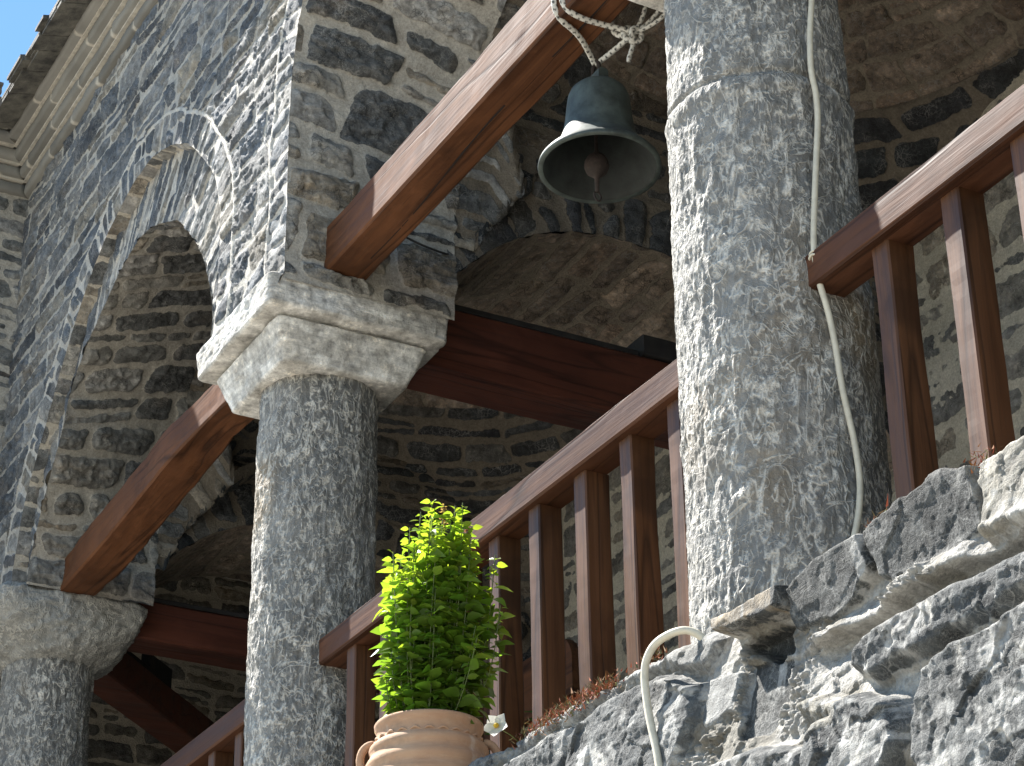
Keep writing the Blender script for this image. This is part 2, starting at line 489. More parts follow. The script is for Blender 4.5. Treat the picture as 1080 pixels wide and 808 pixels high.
def hewn(name, p0, p1, w, h, mat, parent=None, bow=None, amp=.004, bev=.008, seed=0, seg=60, up=(0, 0, 1), freq=3.0, loc=None):
    """a squared timber from p0 to p1 with softened, slightly uneven edges and closed ends"""
    p0, p1 = np.array(p0, float), np.array(p1, float)
    ax = p1 - p0; L = np.linalg.norm(ax); ax /= L
    side = np.cross(ax, np.array(up, float)); side /= np.linalg.norm(side); upv = np.cross(side, ax)
    prof = []
    def edge(a, b, n):
        for i in range(n): prof.append((a[0] + (b[0] - a[0]) * i / n, a[1] + (b[1] - a[1]) * i / n))
    W, Hh = w / 2, h / 2
    c = [(-W + bev, -Hh), (W - bev, -Hh), (W, -Hh + bev), (W, Hh - bev), (W - bev, Hh), (-W + bev, Hh), (-W, Hh - bev), (-W, -Hh + bev)]
    for i in range(8): edge(c[i], c[(i + 1) % 8], 4 if i % 2 == 0 else 2)
    prof = np.array(prof); n = len(prof)
    t = np.linspace(0, L, seg + 1)
    P = np.zeros((seg + 1, n, 3))
    for i, s in enumerate(t):
        o = np.array(bow(s / L)) if bow else np.zeros(3)
        P[i] = p0 + ax * s + side * prof[:, :1] + upv * prof[:, 1:] + o
    q = P * freq
    d = fbm(q[..., 0] + seed, q[..., 1] * 1.0, q[..., 2], seed, 2)
    d2 = fbm(q[..., 0] * 5 + seed, q[..., 1] * 5, q[..., 2] * 5, seed + 4, 2)
    rad = (side * prof[:, :1] + upv * prof[:, 1:]); rad = rad / np.linalg.norm(rad, axis=1, keepdims=True)
    P = P + rad[None] * (amp * d + amp * .35 * d2)[..., None]
    V = P.reshape(-1, 3)
    F = []
    for i in range(seg):
        for j in range(n):
            F.append((i * n + j, i * n + (j + 1) % n, (i + 1) * n + (j + 1) % n, (i + 1) * n + j))
    F.append(tuple(reversed(range(n)))); F.append(tuple(seg * n + j for j in range(n)))
    o = add_mesh(name, V, F, mat, parent, None, False, loc)
    return o

def lathe(name, prof, mat, parent, centre, n=64, colr=None, tilt=None, smooth=True, disp=None):
    prof = np.array(prof, float)
    th = np.linspace(0, 2 * PI, n, endpoint=False)
    P = np.zeros((len(prof), n, 3))
    P[..., 0] = prof[:, :1] * np.cos(th); P[..., 1] = prof[:, :1] * np.sin(th); P[..., 2] = prof[:, 1:]
    if disp is not None: P = disp(P)
    if tilt is not None: P = P @ np.array(tilt.to_3x3()).T
    P = P + np.asarray(centre)
    return add_mesh(name, P, grid_faces(len(prof), n, None, True), mat, parent, colr, smooth)

def tube(name, pts, r, mat, parent=None, n=10, step=.006, braid=None, loc=None, it=3):
    p = smooth_curve(pts, 4, it); L = arclen(smooth_curve(pts, 400, it))[-1]
    m = max(8, int(L / step)); p = smooth_curve(pts, m, it)
    t = np.gradient(p, axis=0); t /= np.linalg.norm(t, axis=1, keepdims=True)
    up = np.array([.31, .17, .93]); a = np.cross(t, up); a /= np.linalg.norm(a, axis=1, keepdims=True); b = np.cross(t, a)
    th = np.linspace(0, 2 * PI, n, endpoint=False)
    rr = np.ones((m, n)) * r
    if braid:
        s = np.linspace(0, L, m)[:, None]
        rr = rr * (1 + .13 * np.cos(s / .0085 * PI + 2 * th) * np.cos(s / .0085 * PI - 2 * th))
    V = p[:, None] + (a[:, None] * np.cos(th)[None, :, None] + b[:, None] * np.sin(th)[None, :, None]) * rr[..., None]
    c = None
    if braid:
        g = (np.cos(s / .011 * PI + 2 * th) > .35) & (np.cos(s / .011 * PI - 2 * th + 1.0) > -.2)
        cc = np.where(g[..., None], np.array((.035, .033, .03)), np.array((.60, .575, .51)))
        c = np.concatenate([cc, np.ones((m, n, 1))], -1)
    V = np.concatenate([V.reshape(-1, 3), p[:1], p[-1:]])
    F = [tuple(q) for q in grid_faces(m, n, None, True)]
    F += [(m * n, (j + 1) % n, j) for j in range(n)] + [(m * n + 1, (m - 1) * n + j, (m - 1) * n + (j + 1) % n) for j in range(n)]
    if c is not None: c = np.concatenate([c.reshape(-1, 4), c[0, :1], c[-1, :1]])
    return add_mesh(name, V, F, mat, parent, c, True, loc)

# ================================================================== geometry constants (metres; x into the porch, y along the arcade, z up)
FX = -.29                       # outer face of the arcade wall
IX = .34                        # inner face
COLY = (-2.67, 0.0, 2.95)
L_OUT = smooth_curve([(.32, 2.10), (.275, 2.38), (.28, 2.60), (.325, 2.842), (.473, 3.05), (.702, 3.268), (.988, 3.415), (1.273, 3.455), (1.55, 3.40), (1.818, 3.28), (2.03, 3.10), (2.19, 2.93), (2.33, 2.73), (2.50, 2.54), (2.60, 2.35), (2.64, 2.10)], 260)
L_IN = smooth_curve([(.46, 2.10), (.51, 2.38), (.579, 2.60), (.69, 2.79), (.872, 2.99), (1.014, 3.10), (1.222, 3.20), (1.44, 3.25), (1.63, 3.22), (1.80, 3.16), (1.95, 3.09), (2.10, 3.02), (2.26, 2.89), (2.32, 2.73), (2.41, 2.62), (2.50, 2.50), (2.57, 2.36), (2.60, 2.10)], 260)
def stilted(yc, Ra, z0, zc, n):
    th = np.linspace(0, PI, 200)
    p = np.concatenate([[[yc + Ra * -1, z0]], np.stack([yc - Ra * np.cos(th), zc + Ra * np.sin(th)], 1), [[yc + Ra, z0]]])
    return resample(p, n)
YC1, RA1 = -1.335, .985
YC2, RA2 = 1.475, 1.125
ZST = 2.40
L21 = smooth_curve([(-.350, 2.10), (-.348, 2.45), (-.335, 2.85), (-.40, 3.2), (-.60, 3.46), (-.95, 3.62), (-1.335, 3.67), (-1.72, 3.62), (-2.07, 3.46), (-2.27, 3.2), (-2.335, 2.85), (-2.325, 2.45), (-2.32, 2.10)][::-1], 300)

def wobble(c, seed, a=.005):
    s = arclen(c)
    c = c.copy(); k = np.minimum(1, np.minimum(s, s[-1] - s) / .05)
    c[:, 0] += a * k * (vnoise(s * 9, s * 0, 0, seed) * .8 + .5 * vnoise(s * 26, s * 0, 1, seed)); c[:, 1] += a * k * (vnoise(s * 9, s * 0, 5, seed) * .8 + .5 * vnoise(s * 26, s * 0, 7, seed))
    return c
L_OUT = wobble(resample(L_OUT, 340), 1); L_IN = wobble(resample(L_IN, 340), 2); L21 = wobble(resample(L21, 420), 3)

def curve3(c, x):
    return np.stack([np.full(len(c), x), c[:, 0], c[:, 1]], 1)

def ruled(c0, c1, m, extra=None):
    """c0, c1: (n,3); m steps between. returns P (n,m,3), u, v"""
    s = np.linspace(0, 1, m)[None, :, None]
    P = c0[:, None] * (1 - s) + c1[:, None] * s
    v = np.repeat(((arclen(c0) + arclen(c1)) / 2)[:, None], m, 1)
    d = np.linalg.norm(c1 - c0, axis=1).mean()
    u = np.repeat(np.linspace(0, d, m)[None], len(c0), 0)
    return P, u, v

# ================================================================== setting
def structure(o): o['kind'] = 'structure'; return o
M_GROUND = mat_plain('pale_paving', (.27, .25, .215), .9, .2, 2.0, .4)
structure(add_mesh('ground', [(-400, -400, -3.3), (400, -400, -3.3), (400, 400, -3.3), (-400, 400, -3.3)], [(0, 1, 2, 3)], M_GROUND))
M_FLOOR = mat_plain('porch_paving', (.30, .28, .25), .8, .2, 4.0, .3)
V, F = box_vf(-.12, 2.5, -6.4, 5.6, -.25, 0.0)
structure(add_mesh('porch_floor', V, F, M_FLOOR, None, None, False))

# ------------------------------------------------------------------ arcade wall
arc = empty('arcade_wall', (0, 0, 2.1), 'long blue grey rubble stone wall with round arches carried on the columns', 'wall', kind='thing')
A = np.concatenate([np.arange(-6.2, -2.4, .06), np.arange(-2.4, -.62, .03), np.arange(-.62, 3.05, .0072)])
B = np.concatenate([[2.08], np.arange(2.12, 4.34, .0070)])
LAYF = dict(seed=11, h=(.075, .15), w=(.14, .36), gap=.015, split=.16, warp=.04, irr=.009, pal=PAL_BLUE, mortar=(.43, .41, .365), prot=.012, rough=.013, corner=.016)
RING = dict(seed=41, h=(.06, .11), w=(.30, .42), gap=.018, split=.0, warp=.008, irr=.006, pal=PAL_BLUE, mortar=(.48, .455, .405), prot=.010, rough=.007)
L21s = L21 + np.array([-2.665, 0])
ob = wall_with_openings('wall_face', A, B, lambda a, b: np.stack([np.full(a.shape, FX), a, b], -1), (-1, 0, 0),
                   [L_OUT, L21, L21s], LAYF, RING, .155, arc)
ob['label'] = 'outer face of blue grey slate stones with pale mortar'
# recessed order of the far arch
L_IN = L_IN + np.array([-.06, -.04]) * sstep(2.1, 2.5, L_IN[:, 1])[:, None]
P, u, v = ruled(curve3(L_OUT, FX - .0005), curve3(L_OUT, -.227), 12)
stone_surface('arch_reveal', P, u, v, (-.25, 1.45, 2.5), dict(seed=52, h=(.08, .16), w=(.2, .3), gap=.02, split=0, pal=PAL_WARM, prot=.008, rough=.008), arc, ease=True)
ci, co_ = resample(L_IN, 520), resample(L_OUT, 520)
P, u, v = ruled(curve3(ci, -.23), curve3(co_, -.23), 34)
u = np.linalg.norm(P - P[:, :1], axis=-1)
stone_surface('arch_order', P, u, v, (-9, 1.45, 2.6), dict(seed=63, h=(.06, .12), w=(.5, .6), gap=.020, split=0, warp=.012, irr=.008, pal=PAL_BLUE, mortar=(.48, .455, .405), prot=.010, rough=.009), arc)
LAYS = dict(seed=75, h=(.085, .17), w=(.14, .34), gap=.026, split=.12, warp=.03, irr=.010, pal=PAL_WARM, mortar=(.40, .375, .325), prot=.018, rough=.016, corner=.035)
c0 = resample(L_IN, 480); c1 = stilted(YC2, RA2, 2.10, ZST - .12, 480)
P, u, v = ruled(curve3(c0, -.235), curve3(c1, IX + .01), 84)
stone_surface('arch_soffit', P, u, v, (0, 1.45, 2.4), LAYS, arc, ease=True)
# near arch: pier face rising into the soffit
c0 = resample(L21, 620); c1 = stilted(YC1, RA1, 2.10, ZST, 620)
P, u, v = ruled(curve3(c0, FX), curve3(c1, IX + .01), 96)
LAYP = dict(seed=94, h=(.12, .23), w=(.15, .33), gap=.038, split=.14, warp=.028, irr=.010, pal=PAL_WARM, mortar=(.41, .385, .335), prot=.020, rough=.017, corner=.022)
stone_surface('arch_soffit', P, u, v, (0, YC1, 2.4), LAYP, arc, ease=True)
c0 = resample(L21s, 90)
P, u, v = ruled(curve3(c0, FX), curve3(c0, IX + .3), 8)
stone_surface('arch_soffit', P, u, v, (0, YC1 - 2.665, 2.4), LAYP, arc)
# thickness above the pillars on the sides that face away, so that no light leaks in
for yc in (-2.665, 0.0):
    pass

# cornice: stepped courses of dressed stone with open joints
M_CORN = mat_attr('dressed_cornice_stone', .85, .5, 60)
def cornice_course(name, x_in, x_out, z0, z1, parent, seed, y0=-6.2, y1=3.0, xw=-3.2):
    """L-shaped moulded course along the arcade wall and round the inner corner on to the wing"""
    prof = [(x_in, z0), (x_out + .012, z0 + .002), (x_out, z0 + .012), (x_out, z1 - .012), (x_out + .012, z1), (x_in, z1)]
    cols = []
    R = np.random.default_rng(seed)
    d = 0.0
    # path: from y0 up to the inner corner, then out along -x on the wing face
    path = [('y', t) for t in np.concatenate([np.arange(y0, -.3, .15), np.arange(-.3, 1.0, .012)])]
    stops = []
    P, C = [], []
    joints = np.cumsum(R.uniform(.32, .62, 60)) - .2
    ts = np.concatenate([np.arange(y0, -.4, .12), np.arange(-.4, y1 - .02, .01)])
    tot = []
    for x, z in prof:
        off = FX - x                       # how far it stands out
        row = [(x, t if t < y1 - off - .02 else y1 - off, z, t - y0) for t in ts if t < y1 - off] + [(x, y1 - off, z, y1 - off - y0)]
        tot.append(row)
    n = max(len(r) for r in tot)
    rows = []
    for (x, z), row in zip(prof, tot):
        r = np.array(row + [row[-1]] * (n - len(row)))
        off = FX - x
        s = np.arange(0, .80, .02)
        w = np.stack([x - s, np.full(len(s), y1 - off), np.full(len(s), z), (y1 - off - y0) + s + .2], 1)
        rows.append(np.concatenate([r, w]))
    G = np.stack(rows, 1)                  # (along, profile, 4)
    s = G[..., 3]
    k = np.searchsorted(joints, s); jd = np.minimum(np.abs(s - joints[np.clip(k, 0, 59)]), np.abs(s - joints[np.clip(k - 1, 0, 59)]))
    m = sstep(.006, .014, jd + .006 * vnoise(s * 30, G[..., 2] * 60, 1, seed))
    ton = .75 + .5 * rnd(k, seed + 3)
    c = np.array((.175, .170, .152)) * (ton * (1 + .3 * fbm(s * 7, G[..., 2] * 40, 0, seed, 3)))[..., None]
    c = c * m[..., None] + np.array((.42, .39, .33)) * (1 - m[..., None])
    V = G[..., :3].copy()
    dd = (.006 * fbm(s * 9, G[..., 2] * 20, G[..., 0] * 20, seed + 5, 3) + .006 * (rnd(k, seed + 8) - .5) - .005 * (1 - m)) * (np.arange(6) % 5 > 0)
    V[..., 0] -= dd; V[..., 2] += dd * .6
    return add_mesh(name, V, grid_faces(V.shape[0], 6), M_CORN, parent, np.concatenate([c, np.ones(c.shape[:2] + (1,))], -1), False)
zc = 4.285
steps = [(.032, .072), (.072, .066), (.118, .068), (.170, .064), (.228, .062)]
z = zc; prev = 0
for i, (o_, h_) in enumerate(steps):
    # thin mortar bed between the courses
    cornice_course('cornice_course', FX + .05, FX - o_, z, z + h_ - .010, arc, 300 + i)
    z += h_
M_MORT = mat_plain('mortar_bed', (.44, .41, .35), .9, .2, 30, .4)
z = zc
for i, (o_, h_) in enumerate(steps[:-1]):
    z += h_
    x = FX - o_ - .012
    V, F = box_vf(x, FX + .05, -6.2, 3.0 - o_ - .008, z - .011, z + .001); V2, F2 = box_vf(-1.1, x, 3.0 - o_ - .012, 3.06, z - .0108, z + .0008)
    add_mesh('mortar_bed', V + V2, F + [tuple(k + 8 for k in f) for f in F2], M_MORT, arc, None, False)
ztop = z + steps[-1][1]

# ------------------------------------------------------------------ roof with ragged slate edge
roof = empty('slate_roof', (0, 0, ztop), 'dark slate roof edge overhanging the stone cornice', 'roof', kind='thing')
M_SLATE = mat_plain('weathered_slate', (.075, .072, .066), .8, .45, 14, .6, 0, (.16, .15, .125), .01)
M_SOFF = mat_plain('slate_bed', (.17, .16, .14), .85, .3, 9, .5)
V = []; F = []
def add_box(x0, x1, y0, y1, z0, z1, tilt=0.0):
    v, f = box_vf(x0, x1, y0, y1, z0, z1); b = len(V)
    V.extend([(p[0], p[1], p[2] + tilt * (p[0] - x1)) for p in v]); F.extend([tuple(i + b for i in q) for q in f])
R = np.random.default_rng(5)
for layer in range(3):
    y = -6.2
    while y < 2.75:
        w = R.uniform(.12, .3)
        e = FX - .285 - .012 * layer + R.uniform(-.022, .02)
        add_box(e, FX + .3, y, min(y + w - .004, 2.78), ztop + .036 + layer * .017, ztop + .050 + layer * .017 + R.uniform(0, .006), .28)
        y += w
    x = -.55
    while x > -1.2:
        w = R.uniform(.12, .3)
        e = 2.70 + R.uniform(-.02, .02)
        add_box(x - w + .004, x, e, 3.3, ztop + .038 + layer * .017, ztop + .052 + layer * .017)
        x -= w
add_mesh('slates', V, F, M_SLATE, roof, None, False)
V = []; F = []
add_box(FX - .255, FX + .3, -6.2, 2.745, ztop + .012, ztop + .030, .05); add_box(-1.15, FX - .25, 2.745, 3.3, ztop + .002, ztop + .028)
add_mesh('slate_bed', V, F, M_SOFF, roof, None, False)
V = []; F = []
add_box(-.3, 2.7, -6.4, 5.8, ztop + .02, ztop + .14); add_box(-1.12, -.3, 2.9, 5.8, ztop + .02, ztop + .15)
add_mesh('roof_deck', V, F, M_SLATE, roof, None, False)

# ------------------------------------------------------------------ wing at the far left
wing = empty('wing_wall', (-.7, 3.0, 2.1), 'coursed rubble wall of the wing meeting the arcade at the far left corner', 'wall', kind='thing')
A = np.concatenate([np.arange(-1.06, -.75, .04), np.arange(-.75, FX + .01, .0085)])
B = np.arange(2.0, 4.30, .0085)
wop = smooth_curve([(-1.0, 2.0), (-.98, 2.4), (-.90, 2.6), (-.80, 2.66), (-.70, 2.6), (-.62, 2.4), (-.60, 2.0)], 120)
wall_with_openings('wall_face', A, B, lambda a, b: np.stack([a, np.full(a.shape, 3.0), b], -1), (0, -1, 0), [wop],
                   dict(seed=17, h=(.07, .15), w=(.16, .36), gap=.03, split=.2, warp=.02, irr=.010, pal=PAL_WARM, mortar=(.40, .37, .315), prot=.014, rough=.014), None, 0, wing)
V, F = box_vf(-1.06, FX - .02, 3.03, 3.4, 2.7, 4.6)
add_mesh('wall_core', V, F, M_MORT, wing, None, False)
V, F = box_vf(-1.1, -1.04, 3.02, 5.7, -.2, 4.6)
add_mesh('end_pier', V, F, M_MORT, wing, None, False)

# ------------------------------------------------------------------ inner walls of the porch
back = empty('porch_back_wall', (2.3, 0, 0), 'pale mortared rubble wall at the back of the shaded porch behind the balusters', 'wall', kind='thing')
A = np.concatenate([np.arange(-6.4, -2.4, .06), np.arange(-2.4, 2.6, .011), np.arange(2.6, 5.6, .04)])
B = np.concatenate([np.arange(-.02, .6, .05), np.arange(.6, 3.35, .011)])
a, b = np.meshgrid(A, B)
stone_surface('wall_face', np.stack([np.full(a.shape, 2.3), a, b], -1), a, b, (-9, 0, 1),
              dict(seed=23, h=(.09, .2), w=(.16, .42), gap=.05, split=.3, warp=.04, irr=.016, pal=PAL_PALE, mortar=(.50, .46, .37), prot=.010, rough=.010, corner=.05, flush=.32), back)
A = np.arange(-.9, 2.35, .012); B = np.arange(.6, 3.6, .012)
a, b = np.meshgrid(A, B)
endw = empty('porch_end_wall', (1, 5.3, 0), 'rubble wall closing the far end of the porch behind the farthest column', 'wall', kind='thing')
stone_surface('wall_face', np.stack([a, np.full(a.shape, 5.3), b], -1), a, b, (0, -9, 1),
              dict(seed=29, h=(.08, .17), w=(.14, .38), gap=.035, split=.25, warp=.03, irr=.012, pal=PAL_PALE, mortar=(.50, .46, .38), prot=.012, rough=.012, flush=.2), endw)
V, F = box_vf(-1.1, 2.4, 5.36, 5.7, -.2, 4.6)
add_mesh('wall_core', V, F, M_MORT, endw, None, False)
V, F = box_vf(2.34, 2.6, -6.4, 5.7, -.2, 4.7)
add_mesh('wall_core', V, F, M_MORT, back, None, False)
V, F = box_vf(-.29, 2.34, -6.5, -6.3, -.2, 4.7)
add_mesh('end_pier', V, F, M_MORT, back, None, False)

# ------------------------------------------------------------------ vaults over the two bays in view
def vault(name, yc, Ra, zst, label, seed):
    root = empty(name, (1.3, yc, 2.1), label, 'vault', kind='thing')
    x0, x1 = IX + .005, 2.3
    xc, Rb = (x0 + x1) / 2, (x1 - x0) / 2
    RD = 1.52
    def fA(X, Y): return zst + np.sqrt(np.maximum(Ra ** 2 - (Y - yc) ** 2, 0)) - 1.15 * np.maximum(0, X - .48)
    def fB(X, Y): return np.where(X < 1.25, 2.0 + np.sqrt(np.maximum(Rb ** 2 - (X - xc) ** 2, 0)), 0)
    def fD(X, Y):
        r = np.hypot(X - 1.3, Y - yc)
        return np.where((r < 1.16) | (X > 1.25), 2.1 + np.sqrt(np.maximum(RD ** 2 - r ** 2, 0)), 0)
    def keep(P, z, own):
        X, Y = P[..., 0], P[..., 1]
        oth = np.maximum.reduce([f(X, Y) for k, f in enumerate((fA, fB, fD)) if k != own])
        P[..., 2] = np.maximum(P[..., 2], np.minimum(oth - .001, P[..., 2] + .06))
        ok = (z > oth - .004) & (X > x0 - .01) & (X < x1 + .03) & (np.abs(Y - yc) < Ra + .01)
        return ok[:-1, :-1] | ok[1:, :-1] | ok[:-1, 1:] | ok[1:, 1:]
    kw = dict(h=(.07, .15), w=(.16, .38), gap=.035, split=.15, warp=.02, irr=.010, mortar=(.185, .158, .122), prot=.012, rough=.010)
    # A: cell behind the long arch
    th, xx = np.meshgrid(np.linspace(0, PI, 330), np.linspace(x0, 1.4, 120), indexing='ij')
    PA = np.stack([xx, yc - Ra * np.cos(th), zst + Ra * np.sin(th) - 1.15 * np.maximum(0, xx - .48)], -1)
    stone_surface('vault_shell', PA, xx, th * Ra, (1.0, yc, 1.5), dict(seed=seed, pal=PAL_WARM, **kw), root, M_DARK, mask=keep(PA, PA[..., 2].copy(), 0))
    # B: cell springing from the pier towards the back
    th, yy = np.meshgrid(np.linspace(0, PI / 2, 170), np.linspace(yc - Ra, yc + Ra, 230), indexing='ij')
    PB = np.stack([xc - Rb * np.cos(th), yy, 2.0 + Rb * np.sin(th)], -1)
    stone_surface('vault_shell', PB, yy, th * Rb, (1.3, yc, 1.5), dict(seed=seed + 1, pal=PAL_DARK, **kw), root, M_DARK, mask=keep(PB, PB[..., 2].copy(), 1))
    # D: the dome itself, brown tufa above ring courses of dark stone
    el, az = np.meshgrid(np.linspace(.0, 1.45, 220), np.linspace(-PI, PI, 720), indexing='ij')
    PD = np.stack([1.3 + RD * np.cos(el) * np.cos(az), yc + RD * np.cos(el) * np.sin(az), 2.1 + RD * np.sin(el)], -1)
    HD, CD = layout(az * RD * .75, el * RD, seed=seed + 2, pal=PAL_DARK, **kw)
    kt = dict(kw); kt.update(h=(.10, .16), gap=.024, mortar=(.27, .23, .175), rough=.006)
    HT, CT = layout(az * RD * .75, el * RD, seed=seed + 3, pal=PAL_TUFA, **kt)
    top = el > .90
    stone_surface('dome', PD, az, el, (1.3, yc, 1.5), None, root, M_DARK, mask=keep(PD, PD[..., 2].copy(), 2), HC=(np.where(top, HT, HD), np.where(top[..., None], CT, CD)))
    V, F = box_vf(-.25, 2.4, yc - Ra - .2, yc + Ra + .2, 4.25, 4.4)
    add_mesh('vault_core', V, F, M_MORT, root, None, False)
    return root
vault('bay_vault', YC1, RA1, ZST, 'dark domed stone vault above the bell and right railing', 510)
vault('bay_vault', YC2, RA2, ZST - .12, 'dark stone vault above the bay between the middle and far columns', 540)
for y0, y1, lab in ((-6.3, -2.34, 'flat stone ceiling over the porch end nearest the viewer'), (2.62, 5.5, 'flat stone ceiling over the far corner bay of the porch')):
    V, F = box_vf(-.2, 2.36, y0, y1, 3.5, 3.7)
    tag(add_mesh('porch_ceiling', V, F, M_MORT, None, None, False), lab, 'ceiling', kind='structure')

# ------------------------------------------------------------------ transverse arches
def transverse(yc, label, seed):
    root = empty('transverse_arch', (1.05, yc, 2.1), label, 'arch', kind='thing')
    xs = np.linspace(IX - .03, 2.31, 240)
    zs = np.where(xs < 1.05, 2.62 - .36 * (np.abs(xs - 1.05) / .72) ** 2.3, 2.62 - .62 * (np.abs(xs - 1.05) / 1.25) ** 2.1)
    cur = resample(np.stack([xs, zs], 1), 240)
    A = np.arange(IX - .02, 2.3, .011); B = np.arange(1.9, 3.35, .011)
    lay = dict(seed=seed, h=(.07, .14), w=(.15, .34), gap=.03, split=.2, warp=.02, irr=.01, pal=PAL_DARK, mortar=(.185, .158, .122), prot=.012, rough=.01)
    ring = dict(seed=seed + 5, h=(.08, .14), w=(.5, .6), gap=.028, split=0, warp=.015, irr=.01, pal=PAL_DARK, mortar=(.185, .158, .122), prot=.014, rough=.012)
    op = cur.copy()
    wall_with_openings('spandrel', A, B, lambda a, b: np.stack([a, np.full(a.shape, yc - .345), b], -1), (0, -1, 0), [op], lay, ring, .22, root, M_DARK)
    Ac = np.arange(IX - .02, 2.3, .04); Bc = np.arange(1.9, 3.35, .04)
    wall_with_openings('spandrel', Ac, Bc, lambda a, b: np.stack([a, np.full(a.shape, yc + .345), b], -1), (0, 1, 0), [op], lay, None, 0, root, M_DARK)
    c = np.stack([cur[:, 0], np.full(len(cur), yc - .35), cur[:, 1]], 1); c2 = c.copy(); c2[:, 1] = yc + .35
    P, u, v = ruled(c, c2, 66)
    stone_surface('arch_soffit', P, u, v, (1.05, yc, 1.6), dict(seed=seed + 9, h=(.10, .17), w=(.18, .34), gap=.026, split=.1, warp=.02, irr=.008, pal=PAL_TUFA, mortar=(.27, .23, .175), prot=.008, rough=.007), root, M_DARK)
    return root
transverse(0.0, 'broad low arch of brown stone crossing the porch behind the middle column', 610)
transverse(2.95, 'dark stone arch crossing the porch behind the farthest column', 640)
transverse(-2.67, 'stone arch crossing the porch behind the nearest column', 670)

# ------------------------------------------------------------------ columns
def shaft(name, yc, z0, z1, rad, parent, seed, amp=1.0, nth=420, nz=430, joint=None):
    th = np.linspace(0, 2 * PI, nth, endpoint=False); zz = np.linspace(z0, z1, nz)
    T, Z = np.meshgrid(th, zz)
    r0 = np.interp(Z, [p[0] for p in rad], [p[1] for p in rad])
    x, y = np.cos(T), np.sin(T)
    X, Y = x * r0, y * r0
    lump = .006 * fbm(X * 4, Y * 4, Z * 3, seed, 3)
    wx = .02 * fbm(X * 9, Y * 9, Z * 6, seed + 2, 2)
    ch = ridge((X + wx) * 17, (Y + wx) * 17, (Z + wx) * 8.5, seed + 3, 3, .6) - .72       # tooling marks, longer than wide
    fine = fbm(X * 70, Y * 70, Z * 38, seed + 6, 3, .6)
    ch2 = ridge((X + wx) * 9, (Y + wx) * 9, (Z + wx) * 5, seed + 23, 2, .6) - .74
    d = lump + amp * (.0135 * ch + .010 * ch2 + .0034 * fine)
    if joint:
        zj = joint + .010 * np.sin(T * 1.0 + 1) + .012 * fbm(X * 6, Y * 6, Z * 0, seed + 9, 2)
        d = d - .010 * np.exp(-((Z - zj) / .008) ** 2) + .006 * np.exp(-((Z - zj + .035) / .02) ** 2)
    c = np.ones(T.shape + (4,))
    st = 1 + .28 * fbm(X * 5, Y * 5, Z * 1.2, seed + 11, 3) + .3 * sstep(.2, .6, fbm(X * 2.5, Y * 2.5, Z * 2.5, seed + 15, 2))
    br = sstep(.25, .6, fbm(X * 3, Y * 3, Z * 2, seed + 17, 3))
    for i, k in enumerate((1.15, 1.0, .82)): c[..., i] = st * (1 + br * (k - 1) * 1.3)
    P = np.stack([x * (r0 + d), yc + y * (r0 + d), Z], -1)
    return add_mesh(name, P, grid_faces(nz, nth, None, True), M_COL, parent, c)

def block(name, cx, cy, hx0, hy0, z0, hx1, hy1, z1, parent, mat, seed, amp=.006, n=44, power=9, bev=.02, colr=None, mid=None):
    """worn stone block: square (superellipse) section changing from (hx0,hy0) at z0 to (hx1,hy1) at z1, closed"""
    th = np.linspace(0, 2 * PI, n * 8, endpoint=False)
    def sec(hx, hy, pw):
        c, s = np.cos(th), np.sin(th)
        k = (np.abs(c) ** pw + np.abs(s) ** pw) ** (-1 / pw)
        return c * k * hx, s * k * hy
    rows = []
    H = z1 - z0
    ts = np.linspace(0, 1, n)
    ins = np.array([.0, .3, .6, .85])
    prof = [(0, q) for q in ins] + [(t, 1 - max(0, (bev - min(t, 1 - t) * H)) / max(hx0, hx1)) for t in ts] + [(1, q) for q in ins[::-1]]
    for t, k in prof:
        hx, hy = hx0 + (hx1 - hx0) * t, hy0 + (hy1 - hy0) * t
        pw = power
        if mid: hx, hy, pw = mid(t, hx, hy)
        X, Y = sec(hx, hy, pw)
        k = max(k, .001) if k < 1 else 1
        rows.append(np.stack([cx + X * k, cy + Y * k, np.full(len(th), z0 + H * t)], 1))
    P = np.array(rows)
    nr = P - np.array([cx, cy, (z0 + z1) / 2]); nr /= np.linalg.norm(nr, axis=-1, keepdims=True)
    d = fbm(P[..., 0] * 5, P[..., 1] * 5, P[..., 2] * 5, seed, 3) * amp * 1.6 + fbm(P[..., 0] * 28, P[..., 1] * 28, P[..., 2] * 40, seed + 3, 4, .6) * amp * .8
    d2 = (ridge(P[..., 0] * 18, P[..., 1] * 18, P[..., 2] * 60, seed + 7, 3) - .7) * amp * .8
    chip = -sstep(.30, .62, fbm(P[..., 0] * 13, P[..., 1] * 13, P[..., 2] * 13, seed + 21, 3)) * amp * 2.2
    P = P + nr * (d + d2 + (chip if colr is not None else 0))[..., None]
    c = None
    if colr is not None:
        m = fbm(P[..., 0] * 9, P[..., 1] * 9, P[..., 2] * 16, seed + 5, 4)
        k = sstep(-.15, .35, m)[..., None]
        st = fbm(P[..., 0] * 8, P[..., 1] * 8, P[..., 2] * 70, seed + 8, 3)[..., None]
        cc = (np.array(colr[0]) * k + np.array(colr[1]) * (1 - k)) * (1 + .22 * st)
        cc = np.clip(cc, .02, .85); c = np.concatenate([cc, np.ones(cc.shape[:2] + (1,)), cc], -1)
    else:
        c = np.ones(P.shape[:2] + (4,))
    return add_mesh(name, P, grid_faces(P.shape[0], P.shape[1], None, True), mat, parent, c)

